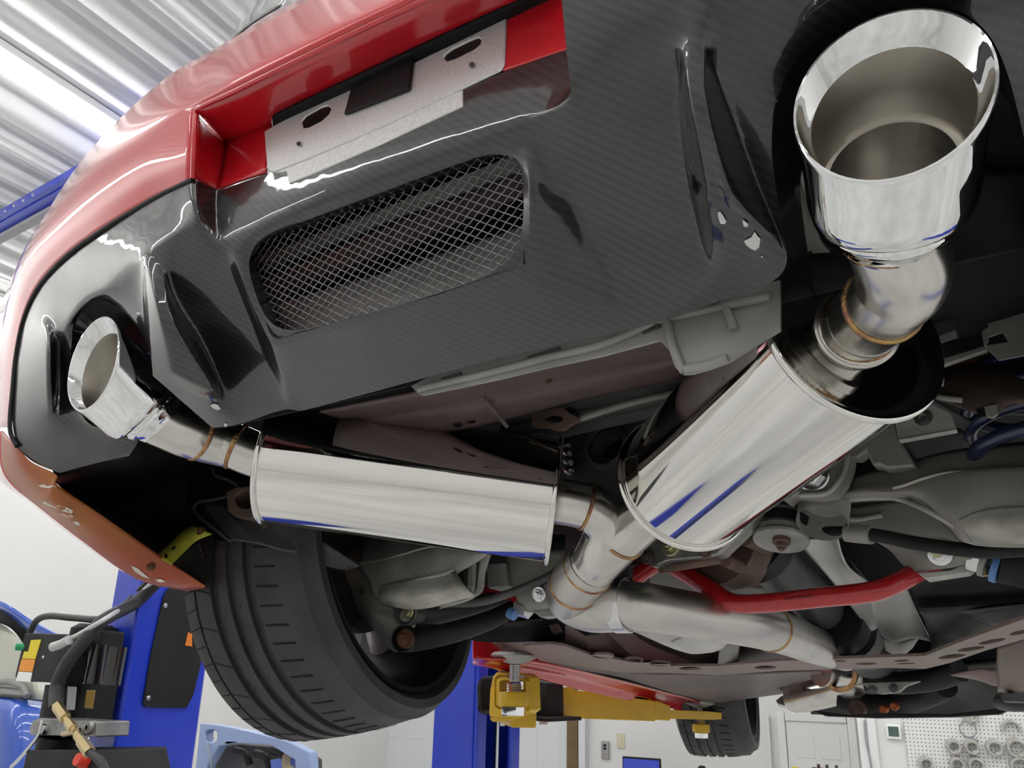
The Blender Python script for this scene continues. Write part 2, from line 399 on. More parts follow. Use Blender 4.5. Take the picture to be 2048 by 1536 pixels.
# right side
cv(re0=(1116, -80, -.098), re1=(1129, 60, -.074), re2=(1142, 188, -.05), bs0=(1120, 330, .012), bs1=(1165, 430, .057), bs2=(1212, 533, .095), bs3=(1262, 634, .123),
   pm0=(1240, -80, -.095), pm1=(1243, 60, -.070), pm2=(1250, 190, -.0335), pm3=(1262, 330, .022), pm4=(1290, 440, .066), pm5=(1318, 540, .096), pm6=(1350, 612, .12),
   fi0=(1360, -80, -.092), fi1=(1363, 62, -.066), fi2=(1356, 190, -.012), fi3=(1366, 300, .026), fi4=(1390, 420, .066), fi5=(1410, 500, .09), fi6=(1422, 552, .103),
   ni1=(1377, 190, -.048), ni2=(1397, 290, -.022), ni3=(1417, 392, .015), no1=(1402, 180, -.05), no2=(1430, 290, -.022), no3=(1456, 388, .015), nn3=(1432, 368, .010),
   fo0=(1412, 62, -.060), fo1=(1434, 160, -.022), fo2=(1474, 258, .016), fo2b=(1524, 390, .058), fo3=(1577, 510, .09), fm=(1490, 480, .07),
   bq1=(1352, 636, .133), bq2=(1430, 603, .13), bq3=(1556, 567, .123),
   ae0=(1579, 524, .097), ae1=(1568, 478, .078), ae2=(1547, 342, .038), ae3=(1541, 273, .022), ae4=(1550, 212, .01), ae5=(1572, 145, .006), ae6=(1619, 89, .004), ae7=(1708, 34, .002), ae8=(1790, 7, .001), ae9=(1875, 7, .002), ae10=(1933, 24, .004), ae11=(1981, 68, .008), ae12=(2009, 126, .014), ae13=(2029, 191, .022), ae14=(2062, 340, .05),
   u0=(1420, -80, -.084), u1=(1490, -80, -.076), u2=(1600, -80, -.062), u3=(1720, -80, -.052), u4=(1860, -90, -.044), u4b=(1960, -80, -.032), u5=(2040, -40, -.01), u6=(2100, 40, .004), u7=(2120, 130, .016), u7b=(2125, 220, .03), u8=(2140, 380, .06))
# left side
cv(A0=(386, 357, -.066), A1=(389, 418, -.058), A2=(404, 468, -.04), I1=(430, 436, -.028),
   S1=(301, 400, -.05), S2=(191, 468, -.033), S3=(120, 523, -.013), S4=(75, 578, .01), S5=(48, 639, .03), S6=(34, 708, .04), S7=(27, 776, .045), S8=(22, 855, .055), S9=(36, 895, .066),
   K0=(386, 450, -.052), K1=(296, 500, -.048), K2=(270, 528, -.0335), K3=(222, 577, -.02), K4=(186, 592, -.012), K5=(154, 622, .0), K6=(124, 664, .012), K7=(97, 622, .0),
   F0=(287, 498, -.050), N1=(293, 590, -.03), N2=(299, 680, -.006), N3=(306, 752, .022), M1=(313, 612, -.038), M2=(329, 672, -.014), M3=(346, 744, .014),
   R1_=(330, 610, -.03), R2_=(380, 711, .012), R3_=(452, 803, .068), B1_=(343, 590, -.010), B2_=(388, 652, .022), B3_=(418, 710, .058), B4_=(459, 812, .103),
   V0=(330, 520, -.0335), V1=(400, 492, -.03), V2=(455, 518, -.014), lb1=(490, 603, .03), lb2=(532, 702, .07), lb3=(575, 818, .130),
   vm1=(420, 580, .004), vm2=(455, 660, .042), vm3=(505, 750, .092), q1=(540, 827, .13), q2=(478, 851, .13), q3=(425, 856, .124), q4=(306, 757, .028),
   a0=(305, 748, .03), a1=(297, 685, .022), a2=(276, 654, .014), a3=(245, 617, .006), a4=(221, 600, .004), a5=(198, 598, .006), a6=(172, 615, .012), a7=(154, 638, .018), a8=(142, 677, .024), a9=(140, 740, .034), a10=(160, 850, .07),
   G1=(99, 700, .004), G2=(102, 780, .022), G3=(106, 848, .056), H1=(116, 700, .036), H2=(120, 780, .055), D1=(120, 946, .105), D2=(190, 926, .118), D3=(258, 912, .125), D4=(284, 872, .125), D5=(215, 860, .09), G4=(60, 925, .085))
CF = """lTL lT1 fT1 fTL|lT1 lT2 fT2 fT1|lT2 lTR fTR fT2|lTR lR1 fR1 fTR|lR1 lBR fBR fR1|lBR lB2 fB2 fBR|lB2 lB1 fB1 fB2|lB1 lBL fBL fB1|lBL lL1 fL1 fBL|lL1 lTL fTL fL1
fTL fT1 gT1 gTL|fT1 fT2 gT2 gT1|fT2 fTR gTR gT2|gTL gT1 hT1 hTL|gT1 gT2 hT2 hT1|gT2 gTR hTRb hTR hT2
fBL fB1 mC1 mC0|fB1 fB2 mC2 mC1|fB2 fBR mC3 mC2|mC0 mC1 bC1 bC0|mC1 mC2 bC2 bC1|mC2 mC3 bC3 bC2
gTR fTR bs0 re2|hTRb gTR re2|fTR fR1 bs1 bs0|fR1 fBR bs2 bs1|fBR mC3 bs3 bs2|mC3 bC3 bs3
re0 pm0 pm1 re1|re1 pm1 pm2 re2|pm0 fi0 fi1 pm1|pm1 fi1 fi2 pm2|re2 pm2 pm3 bs0|bs0 pm3 pm4 bs1|bs1 pm4 pm5 bs2|bs2 pm5 pm6 bs3|pm2 fi2 fi3 pm3|pm3 fi3 fi4 pm4|pm4 fi4 fi5 pm5|pm5 fi5 fi6 pm6|bs3 pm6 bq1 bC3|pm6 fi6 bq2 bq1
fi1 fi2 ni1|fi2 fi3 ni2 ni1|fi3 fi4 ni3 ni2|fi1 ni1 no1 fo0|ni1 ni2 no2 no1|ni2 ni3 nn3 no3 no2|fo0 no1 fo1|no1 no2 fo2 fo1|no2 no3 fo2b fo2|no3 fo3 fo2b|ni3 fi4 fi5|ni3 fi5 fi6 fm|nn3 ni3 fm no3|no3 fm fo3|fi6 bq2 bq3 fm|fm bq3 fo3|fo3 bq3 ae0
fo3 ae0 ae1 fo2b|fo2b ae1 ae2 fo2|fo2 ae2 ae3|fo2 ae3 ae4 fo1|fo1 ae4 ae5 fo0|fi0 u0 fo0 fi1|u0 u1 ae5 fo0|u1 u2 ae6 ae5|u2 u3 ae7 ae6|u3 u4 ae8 ae7|u4 u4b ae9 ae8|u4b u5 ae10 ae9|u5 u6 ae11 ae10|u6 u7 ae12 ae11|u7 u7b ae13 ae12|u7b u8 ae14 ae13
A0 A1 I1 hTL|A1 A2 gTL I1|I1 gTL hTL|A0 S1 K1 K0 A1|A1 K0 A2|S1 S2 K2 K1|K1 K2 F0|S2 S3 K3 K2|S3 K4 K3|S3 S4 K5 K4|S4 K6 K5|S4 S5 K7 K6|S5 S6 G1 K7|S6 S7 G2 G1|S7 S8 G3 G2|S8 S9 G4 G3|G3 G4 D1 D2 D5|D2 D3 D4 D5
K7 G1 H1 K6|G1 G2 H2 H1|G2 G3 H2|K0 K1 V0 V1 A2|K1 F0 V0|A2 V1 V2 fTL gTL|F0 K2 a1 N1|K2 K3 a3 a2 a1|K3 K4 a5 a4 a3|K4 K5 a6 a5|K5 K6 a8 a7 a6|K6 H1 a9 a8|H1 H2 a10 a9|H2 G3 D5 a10
F0 N1 M1|N1 N2 M2 M1|N2 N3 M3 M2|N1 a1 a0 N2|F0 M1 R1_ V0|M1 M2 R2_ R1_|M2 M3 R3_ R2_|V0 R1_ B1_|R1_ R2_ B2_ B1_|R2_ R3_ B3_ B2_|R3_ B4_ B3_|N3 q3 q2 B4_ R3_ M3
V0 B1_ vm1 V1|V1 vm1 lb1 V2|B1_ B2_ vm2 vm1|vm1 vm2 lb2 lb1|B2_ B3_ vm3 vm2|B3_ B4_ q2 vm3|vm2 vm3 lb3 lb2|vm3 q2 q1 lb3|V2 lb1 fL1 fTL|lb1 lb2 fBL fL1|lb2 lb3 mC0 fBL|lb3 bC0 mC0|N2 a0 N3"""
CREASE = """lTL lT1 lT2 lTR lR1 lBR lB2 lB1 lBL lL1 lTL:1|fBL fB1 fB2 fBR:.8|fTR fR1 fBR mC3:.8|bs0 bs1 bs2 bs3:.7|gTL fTL fL1 fBL mC0 bC0:.85|V2 lb1 lb2 lb3:.9|re0 re1 re2:.9|hTL I1 gTL:.6|gTR re2:.5
fi1 fi2 fi3 fi4 fi5 fi6:.85|fi1 ni1 ni2 ni3:.9|fo0 no1 no2 no3:.9|ni3 nn3 no3 fo3:1|ni3 fi5:.9|ni3 fi4:.9|fo0 fo1 fo2 fo2b fo3:.85|ae0 ae1 ae2 ae3 ae4 ae5 ae6 ae7 ae8 ae9 ae10 ae11 ae12 ae13 ae14:.8
A0 A1 A2:.8|A0 S1 S2 S3 S4 S5 S6 S7 S8 S9 G4 D1:1|K0 K1 K2 K3 K4 K5 K6:.6|K7 G1 G2 G3:.95|K6 H1 H2 G3:.8|F0 N1 N2 N3:.95|V0 R1_ R2_ R3_:.9|V0 B1_ B2_ B3_ B4_:.85|N3 M3 R3_:1|F0 M1 M2 M3:.5|a0 a1 a2 a3 a4 a5 a6 a7 a8 a9:.8|V1 V2:.3|hTL hT1 hT2 hTR:1|bC0 bC1 bC2 bC3 bq1 bq2 bq3:1|q3 q2 q1 lb3 bC0:1|D1 D2 D3 D4:1"""
def build_cage(name, m, parent):
    names = list(CV); idx = {n: i for i, n in enumerate(names)}
    me = bpy.data.meshes.new(name)
    faces = [tuple(idx[v] for v in f.split()) for line in CF.splitlines() for f in line.split('|')]
    me.from_pydata([tuple(CV[n]) for n in names], [], faces); me.update()
    want = {}
    for line in CREASE.splitlines():
        for item in line.split('|'):
            path, wgt = item.rsplit(':', 1); pn = path.split()
            for a, b in zip(pn, pn[1:]): want[frozenset((idx[a], idx[b]))] = float(wgt)
    bm = bmesh.new(); bm.from_mesh(me)
    lay = bm.edges.layers.float.get('crease_edge') or bm.edges.layers.float.new('crease_edge')
    for e in bm.edges:
        e[lay] = want.get(frozenset((e.verts[0].index, e.verts[1].index)), 0.0)
    loose = [v for v in bm.verts if not v.link_faces]; bmesh.ops.delete(bm, geom=loose, context='VERTS')
    bmesh.ops.recalc_face_normals(bm, faces=bm.faces)
    bm.to_mesh(me); bm.free(); me.shade_smooth(); me.materials.append(m)
    o = bpy.data.objects.new(name, me); link(o, parent)
    s = o.modifiers.new('sub', 'SUBSURF'); s.levels = 3; s.render_levels = 3; s.boundary_smooth = 'PRESERVE_CORNERS'
    return o
diff = build_cage('diffuser', CARBON, car); part(diff, 'glossy carbon fibre rear diffuser with fins')
# surface lookup for small marks that lie on the diffuser
bpy.context.view_layer.update()
def bvh_of(o):
    dg = bpy.context.evaluated_depsgraph_get(); ev = o.evaluated_get(dg); me = ev.to_mesh()
    t = BVHTree.FromPolygons([v.co.copy() for v in me.vertices], [tuple(p.vertices) for p in me.polygons]); ev.to_mesh_clear(); return t
DBVH = bvh_of(diff)
def on(tree, px, py, off=0.0008, fallback=0.05):
    r = _ray(px, py); d = r.normalized(); hit = tree.ray_cast(CAMC, d)
    if hit[0] is None: return L(px, py, fallback), Vector((0, -1, 0))
    n = hit[1] if hit[1].dot(d) < 0 else -hit[1]
    return hit[0] + n * off, n
def chip(name, pts, m, parent, tree, t=0.0006):
    q = [on(tree, *p) for p in pts]; nrm = sum((n for _, n in q), Vector()) / len(q); nrm.normalize()
    return ext(name, [p for p, _ in q], nrm * t, m, parent, bw=0)
CHIP = mat('chipped_white', (0.72, 0.72, 0.72), rough=0.6)
for c in ([(1436, 424), (1441, 421), (1447, 430), (1453, 440), (1451, 446), (1442, 445), (1438, 434)], [(1486, 438), (1491, 441), (1497, 446), (1496, 452), (1488, 450)],
          [(1489, 480), (1503, 473), (1510, 462), (1515, 470), (1521, 476), (1519, 492), (1511, 499), (1502, 495), (1493, 488)], [(1522, 511), (1525, 509), (1526, 514)],
          [(421, 810), (427, 806), (436, 808), (442, 816), (436, 819), (427, 815)], [(448, 846), (453, 845), (456, 850), (451, 853)]):
    chip('paint_chip', c, CHIP, diff, DBVH)
# inner wall of the round cut-outs and of the mesh opening
def wall_from(name, keys, dvec, m, shrink=0.0, ctr=None):
    pts = [CV[k] for k in keys]; pts = spline(pts, 4)
    q = [p + dvec + ((ctr - p) * shrink if ctr else Vector()) for p in pts]
    n = len(pts); return mesh_obj(name, pts + q, [(i, i + 1, n + i + 1, n + i) for i in range(n - 1)], m, diff)
wall_from('cutout_wall', ['ae%d' % k for k in range(15)], Vector((0.0, .075, .0)), CARBON)
wall_from('cutout_wall', ['a%d' % k for k in range(0, 10)], Vector((0.0, .07, .0)), CARBON)
LIP = ['lTL', 'lT1', 'lT2', 'lTR', 'lR1', 'lBR', 'lB2', 'lB1', 'lBL', 'lL1']
INS = Vector((0, .91, .41)) * 0.020
op = [CV[k] for k in LIP]
def rounded(pts, rr=0.014, n=4):
    out = []; N = len(pts)
    for i, p in enumerate(pts):
        a = pts[i - 1]; b = pts[(i + 1) % N]
        u = (a - p).normalized(); v = (b - p).normalized()
        if u.dot(v) < -0.9: out.append(p); continue
        for k in range(n + 1):
            t = k / n; out.append((p + u * rr).lerp(p, t).lerp(p.lerp(p + v * rr, t), t))
    return out
opr = rounded(op, .016)
N_ = len(opr)
ring2 = [p + INS for p in opr]; ring3 = [p - (p - sum(opr, Vector()) / N_) * .0 + INS * 1.25 for p in opr]
# corner fillers bring the square lip of the cage to rounded corners
mesh_obj('mesh_frame', opr + ring2 + ring3, [(i, (i + 1) % N_, N_ + (i + 1) % N_, N_ + i) for i in range(N_)] + [(N_ + i, N_ + (i + 1) % N_, 2 * N_ + (i + 1) % N_, 2 * N_ + i) for i in range(N_)], CARBON, diff)
for k in ('lTL', 'lTR', 'lBR', 'lBL'):
    i0 = LIP.index(k); p = CV[k]; a = CV[LIP[i0 - 1]]; b = CV[LIP[(i0 + 1) % 10]]
    u = (a - p).normalized(); v = (b - p).normalized(); arc = []
    for kk in range(9):
        t = kk / 8; arc.append((p + u * .016).lerp(p, t).lerp(p.lerp(p + v * .016, t), t))
    mesh_obj('corner_web', [p] + arc, [(0, i, i + 1) for i in range(1, 9)], CARBON, diff)
# woven wire mesh screen: two families of crimped wires
def screen():
    ctr = sum(op, Vector()) / len(op) + INS * 0.95
    ux = Vector((1, 0, 0)); uz = (CV['lTL'] - CV['lBL'] + CV['lTR'] - CV['lBR']); uz = (uz - ux * uz.x).normalized(); un = ux.cross(uz)
    poly = [((p + INS * .95 - ctr).dot(ux), (p + INS * .95 - ctr).dot(uz)) for p in opr]
    def clip(o, d):
        ts = []
        for i in range(len(poly)):
            (x1, y1), (x2, y2) = poly[i], poly[(i + 1) % len(poly)]
            ex, ey = x2 - x1, y2 - y1; den = d[0] * ey - d[1] * ex
            if abs(den) < 1e-9: continue
            t = ((x1 - o[0]) * ey - (y1 - o[1]) * ex) / den; s = ((x1 - o[0]) * d[1] - (y1 - o[1]) * d[0]) / den
            if 0 <= s <= 1: ts.append(t)
        return (min(ts), max(ts)) if len(ts) >= 2 else None
    pitch = 0.0082; V = []; F = []
    for fam, ang in enumerate((math.radians(32), math.radians(-32))):
        d = (math.cos(ang), math.sin(ang)); nrm = (-d[1], d[0]); k = -60
        while k < 61:
            o = (nrm[0] * k * pitch, nrm[1] * k * pitch); c = clip(o, d); k += 1
            if not c: continue
            t0, t1 = c; pts = []; n = max(4, int((t1 - t0) / 0.0048)); t = t0
            for i in range(n + 1):
                t = t0 + (t1 - t0) * i / n
                ph = math.pi * t / (pitch / math.sin(2 * math.radians(32))) + math.pi * k + fam * math.pi
                pts.append(ctr + ux * (o[0] + d[0] * t) + uz * (o[1] + d[1] * t) + un * (0.0007 * math.cos(ph)))
            v, f = tube_vf(pts, 0.00072, 5, False); b = len(V); V += v; F += [tuple(i + b for i in ff) for ff in f]
    o = mesh_obj('wire_screen', V, F, MESHM, diff, ang=80); tag(o, kind='stuff'); part(o, 'woven diamond wire mesh screen')
screen()
# behind the screen: mauve crash beam between grey panels
bcv = patch('bumper_cavity', [[Vector((x, y, z)) for x in (-.62, -.2, .2, .62)] for y, z in ((.0, .205), (.10, .20), (.17, .17), (.185, .05), (.17, -.05))], LINER, car, ulin=True); part(bcv, 'dark cavity behind the bumper')
for sx in (-1, 1): patch('cavity_end', [[Vector((sx * .36, y, z)) for y in (.03, .18)] for z in (.19, .0)], LINER, bcv, ulin=True, vlin=True)
patch('crash_beam', P([[(455, 590, .10), (760, 460, .10), (1080, 330, .10)], [(455, 622, .105), (760, 508, .105), (1080, 378, .105)], [(455, 640, .14), (760, 520, .14), (1080, 392, .14)]]), MAUVE, car, t=.004, vlin=True, ulin=True)
patch('inner_lip', P([[(450, 540, .09), (760, 420, .09), (1080, 288, .09)], [(450, 578, .105), (760, 450, .105), (1080, 330, .105)]]), BODY, car, t=.003, vlin=True, ulin=True)
patch('inner_floor_lip', P([[(540, 612, .11), (760, 550, .11), (1090, 440, .11)], [(550, 640, .09), (760, 592, .09), (1090, 520, .09)], [(560, 690, .085), (760, 640, .085), (1090, 570, .085)]]), BODY, car, t=.003, ulin=True)

# ---- number plate recess: bare bracket, black pad, red side walls
br = ext('plate_bracket', LL([(528, 262, -.0345), (600, 222, -.0345), (760, 150, -.0345), (900, 90, -.0345), (1012, 36, -.0345), (1008, 128, -.0345), (1000, 141, -.0345), (926, 176, -.0345), (760, 255, -.0345), (620, 316, -.0345), (545, 345, -.0345), (534, 340, -.0345)]), Vector((0, .003, 0)), SPATTER, car,
         holes=[LL([(x, y, -.0345) for x, y in h]) for h in ([(602, 243), (612, 231), (640, 215), (655, 211), (662, 217), (657, 229), (645, 240), (618, 254), (606, 256)], [(886, 115), (892, 106), (900, 100), (940, 80), (955, 74), (962, 79), (960, 88), (948, 98), (912, 116), (894, 122)])])
part(br, 'bare silver number plate bracket with two slots')
ext('bracket_flange', LL([(545, 346, -.0335), (620, 317, -.0335), (760, 256, -.0335), (925, 178, -.0335), (925, 212, -.0335), (760, 290, -.0335), (620, 350, -.0335), (577, 367, -.0335), (572, 342, -.0335)]), Vector((0, .003, 0)), SPATTER, br)
pad = ext('foam_pad', LL([(692, 232, -.0355), (706, 180, -.0355), (830, 121, -.0355), (822, 182, -.0355)]), Vector((0, -.004, 0)), BLACK, br, bw=.0015)
for p in ((597, 287), (943, 129)): bolt('screw', L(*p, -.0375), Vector((0, -1, 0)), .0028, BODYD, br, stud=False)
for p in ((632, 234), (924, 98)): ext_px('slot_back', ell_px(*p, 42, 34, -.45), -.012, .004, LINER, br, bw=0)
# red bumper skin
seam = [(386, 356, -.067), (301, 399, -.052), (191, 467, -.035), (120, 522, -.015), (74, 577, .008), (47, 638, .028), (32, 708, .038), (25, 776, .043), (20, 855, .053)]
r1 = [(388, 300, -.082), (290, 352, -.067), (175, 425, -.045), (98, 490, -.02), (52, 550, .008), (28, 620, .034), (14, 700, .05), (9, 776, .06), (6, 855, .07)]
r2 = [(393, 219, -.094), (285, 290, -.078), (165, 380, -.05), (75, 480, -.01), (32, 560, .03), (8, 640, .07), (-8, 720, .095), (-12, 790, .11), (-10, 860, .12)]
r3 = [(405, 190, -.094), (320, 220, -.08), (200, 310, -.05), (95, 430, .0), (40, 520, .06), (5, 620, .12), (-16, 710, .16), (-22, 790, .19), (-18, 862, .2)]
r4 = [(426, 103, -.05), (335, 156, -.045), (235, 245, -.03), (140, 355, .03), (50, 505, .10), (0, 620, .18), (-26, 710, .25), (-34, 790, .29), (-28, 864, .3)]
def bumper_grid():
    ext_ = {0: [(1120, -60, -.09), (800, 80, -.09), (600, 180, -.09), (466, 250, -.09)], 1: [(1120, -95, -.10), (800, 45, -.10), (600, 145, -.10), (468, 214, -.098)], 2: [(1120, -120, -.102), (800, 22, -.102), (600, 118, -.102), (470, 182, -.1)],
            3: [(1110, -150, -.105), (785, -5, -.105), (592, 88, -.105), (482, 144, -.103)], 4: [(1090, -220, -.05), (730, -60, -.05), (565, 20, -.05), (502, 57, -.05)]}
    rows = [[L(*p) for p in ext_[k] + r] for k, r in enumerate((seam, r1, r2, r3, r4))]
    nu, nv = 6, 6
    R = [spline(r, nu) for r in rows]; cols = [spline(list(c_), nv) for c_ in zip(*R)]
    nr, nc = len(cols[0]), len(cols); V = [cols[q][p] for p in range(nr) for q in range(nc)]; F = []
    for p in range(nr - 1):
        for q in range(nc - 1):
            if q < 4 * nu and p < 2 * nv: continue        # the number plate recess
            F.append((p * nc + q, p * nc + q + 1, (p + 1) * nc + q + 1, (p + 1) * nc + q))
    o = mesh_obj('bumper_skin', V, F, RED, car, ang=60); solid(o, .003)
    edge = [cols[q][2 * nv] for q in range(0, 4 * nu + 1)] + [cols[4 * nu][p] for p in range(2 * nv - 1, -1, -1)]
    tube('recess_lip', edge, .0035, RED, o, seg=10, smoothpath=False)
    return o
bumper = bumper_grid(); part(bumper, 'glossy red rear bumper')
patch('recess_roof', P([[(394, 221, -.094), (432, 201, -.096), (600, 119, -.10), (800, 23, -.10), (1120, -119, -.10)], [(453, 285, -.024), (490, 276, -.024), (640, 212, -.022), (820, 130, -.022), (1120, -5, -.022)]]), RED, bumper, nu=4, nv=4, vlin=True)
patch('recess_side', P([[(392, 214, -.094), (418, 238, -.062), (454, 272, -.022)], [(390, 290, -.082), (412, 320, -.055), (446, 330, -.027)], [(386, 356, -.067), (408, 368, -.048), (436, 380, -.030)]]), RED, bumper, nu=4, nv=4)
patch('recess_back', P([[(452, 262, -.022), (490, 252, -.026), (545, 232, -.024)], [(446, 330, -.027), (490, 325, -.029), (540, 300, -.027)], [(436, 380, -.031), (480, 362, -.031), (532, 346, -.030)]]), RED, bumper, nu=4, nv=4)
ext('recess_back', LL([(1006, 38, -.032), (1050, 18, -.032), (1080, -12, -.032), (1135, -40, -.032), (1140, 96, -.032), (1004, 142, -.032)]), Vector((0, .003, 0)), RED, bumper)
# gap above the bracket: black strip standing in for its shade, torn foam scraps
patch('recess_shade_strip', P([[(548, 258, -.028), (700, 188, -.028), (900, 98, -.028), (1130, -12, -.028)], [(545, 232, -.045), (700, 158, -.048), (900, 64, -.048), (1130, -44, -.048)]]), LINER, car, t=.004)
patch('foam_scrap', P([[(600, 122, -.05), (660, 108, -.05), (710, 92, -.05)], [(598, 135, -.04), (650, 130, -.045), (715, 110, -.04)]]), BLACK, bumper, t=.006)
patch('foam_scrap', P([[(815, 28, -.05), (880, 2, -.05), (960, -20, -.05)], [(810, 38, -.04), (880, 18, -.045), (960, 8, -.04)]]), BLACK, bumper, t=.006)
patch('torn_film', P([[(700, 78, -.06), (718, 70, -.06), (735, 64, -.06)], [(702, 88, -.055), (716, 92, -.06), (730, 78, -.055)], [(690, 100, -.05), (712, 103, -.055), (722, 108, -.05)]]), SPATTER, bumper, t=.0008)
# tail lamp and glass above the bumper
lamp = patch('tail_lamp', P([[(452, 92, -.03), (500, 50, -.03), (560, 12, -.03)], [(470, 60, .0), (510, 20, .0), (580, -15, .0)], [(480, 40, .06), (530, -10, .06), (600, -60, .06)], [(500, 0, .15), (550, -50, .15), (640, -110, .15)]]), LENS, car, nu=6, nv=5); part(lamp, 'clear grey tail lamp lens')
# black rubber seam between paint and carbon
tube('seam_trim', [L(a, b + 2, c + .001) for a, b, c in seam] + [L(34, 893, .064)], .0035, BLACK, bumper, seg=8)
# lower bumper return, scuffed underside, orange reflection painted into its colour
lowin = [(36, 896, .067), (60, 924, .082), (112, 950, .105), (115, 970, .115), (200, 1028, .20), (318, 1110, .34), (412, 1172, .42)]
lowmid = [(20, 880, .064), (40, 935, .085), (80, 975, .11), (110, 1010, .13), (185, 1062, .21), (300, 1140, .34), (405, 1176, .42)]
lowout = [(4, 862, .075), (6, 930, .10), (30, 970, .12), (75, 1008, .145), (165, 1078, .22), (275, 1157, .34), (375, 1181, .42)]
lowtop = [(-10, 860, .12), (-8, 930, .17), (10, 968, .20), (60, 1004, .22), (150, 1075, .28), (262, 1150, .38), (366, 1180, .45)]
low = patch('bumper_return', P([lowin, lowmid, lowout]), RED_REFLECT, bumper, nu=5, nv=4); part(low, 'scuffed underside of the bumper corner with a painted orange reflection')
patch('bumper_side', P([lowout, lowtop, [(-20, 800, .3), (-20, 930, .3), (0, 960, .32), (50, 995, .33), (140, 1066, .38), (255, 1143, .44), (360, 1175, .48)]]), RED, bumper, nu=5, nv=4)
LBVH = bvh_of(low)
for c in ([(78, 970), (88, 968), (95, 972), (106, 970), (112, 974), (100, 976), (84, 974)], [(86, 1002), (100, 1006), (118, 1010), (134, 1014), (146, 1020), (144, 1026), (128, 1022), (108, 1014), (88, 1006)], [(120, 1026), (140, 1028), (148, 1032), (136, 1034)], [(146, 1042), (156, 1042), (162, 1050), (152, 1048)], [(262, 1130), (276, 1136), (290, 1148), (300, 1156), (286, 1152), (270, 1142)], [(310, 1158), (322, 1157), (332, 1162), (320, 1164)]):
    chip('scuff_mark', c, SCUFF, low, LBVH)
q, n_ = on(LBVH, 302, 1133, 0); bolt('rusty_screw', q, n_, .008, RUST, low, stud=False)
# black inside of the corner, wheel-arch liner
patch('corner_liner', P([[(100, 925, .12), (190, 895, .15), (258, 870, .155), (300, 830, .16), (420, 800, .18)], [(110, 952, .125), (190, 930, .16), (262, 908, .17), (310, 870, .2), (430, 850, .25)], [(115, 968, .20), (200, 980, .3), (300, 960, .36), (400, 930, .42), (560, 900, .42)], [(205, 1032, .24), (270, 1040, .4), (340, 1030, .44), (400, 1010, .47), (560, 990, .5)], [(320, 1112, .36), (360, 1090, .42), (400, 1080, .45), (450, 1075, .47), (600, 1085, .5)]]), LINER, car, nu=5, nv=5)
patch('arch_flap', P([[(320, 1115, .36), (370, 1090, .40), (398, 1085, .41)], [(345, 1140, .39), (395, 1120, .42), (412, 1118, .43)], [(405, 1178, .42), (422, 1170, .43), (428, 1150, .435)]]), BLACK, car, t=.004)
tape = patch('yellow_tape', P([[(385, 1052, .40), (365, 1063, .39), (340, 1088, .37), (312, 1112, .345)], [(424, 1068, .40), (392, 1082, .39), (366, 1106, .37), (342, 1130, .345)]]), YELTAPE, car, nu=5, nv=2, t=.001); part(tape, 'strip of yellow tape with rusty fasteners')
TB = bvh_of(tape)
for p, r in (((402, 1062), .009),): q, n_ = on(TB, *p, 0); bolt('rusty_screw', q, n_, r, RUST, tape, stud=False)
for c in ([(343, 1098), (350, 1092), (352, 1096), (346, 1102)], [(330, 1108), (336, 1110), (334, 1118), (329, 1116)]): chip('ink_mark', c, TEXTB, tape, TB)

# ---- exhaust
def loft(name, rings, m, parent, seg=56, ref=Vector((1, 0, 0)), close=False, ang=40):
    """rings: (centre, normal, radius)"""
    V = []; F = []
    for c, n, r in rings:
        n = n.normalized(); u = (ref - n * ref.dot(n)).normalized(); v = n.cross(u)
        for k in range(seg):
            a = 2 * math.pi * k / seg; V.append(c + u * (r * math.cos(a)) + v * (r * math.sin(a)))
    nr = len(rings)
    for i in range(nr - 1):
        for k in range(seg):
            k2 = (k + 1) % seg; F.append((i * seg + k, i * seg + k2, (i + 1) * seg + k2, (i + 1) * seg + k))
    if close: F.append(tuple((nr - 1) * seg + k for k in range(seg)))
    return mesh_obj(name, V, F, m, parent, ang=ang)
def exhaust_tip(sx):
    rim = Vector((sx * .525, 0, 0)); base = Vector((sx * .499, .100, -.053))
    nr = Vector((sx * .04, -1, -.12)).normalized(); ax = (rim - base).normalized()
    def C_(t): return base.lerp(rim, t)
    def N_(t): return ax.lerp(nr, max(0, min(1, t))).normalized()
    k = .955
    out = [(C_(-.06), ax, .0375), (C_(.03), ax, .041), (C_(.06), ax, .046), (C_(.10), ax, .0475), (C_(.13), ax, .046), (C_(.15), ax, .047), (C_(.17), N_(.05), .052), (C_(.21), N_(.1), .057), (C_(.27), N_(.2), .060), (C_(.4), N_(.35), .0625), (C_(.7), N_(.7), .067 * k), (C_(.97), N_(1), .0715 * k), (C_(1.0), N_(1), .0722 * k), (C_(1.018), N_(1), .0715 * k), (C_(1.022), N_(1), .0695 * k), (C_(1.008), N_(1), .0685 * k), (C_(.97), N_(1), .0665 * k), (C_(.90), N_(1), .0615 * k), (C_(.885), N_(1), .0600 * k), (C_(.87), N_(1), .0590 * k)]
    o = loft('exhaust_tip', out, CHROME, car); part(o, 'large chrome slant-cut exhaust tip')
    loft('inner_bore', [(C_(.88), N_(1), .0598 * k), (C_(.80), N_(.95), .0585 * k), (C_(.65), N_(.85), .056), (C_(.50), N_(.7), .0545), (C_(.47), N_(.68), .052), (C_(.465), N_(.68), .0475)], SOOT, o)
    loft('inner_pipe', [(C_(.50), N_(.68), .0475), (C_(.50), N_(.68), .046), (C_(.35), N_(.4), .045), (C_(.2), ax, .0415), (C_(.1), ax, .0375), (C_(-.04), ax, .035)], BRUSH, o, close=True)
    return o
exhaust_tip(1); exhaust_tip(-1)
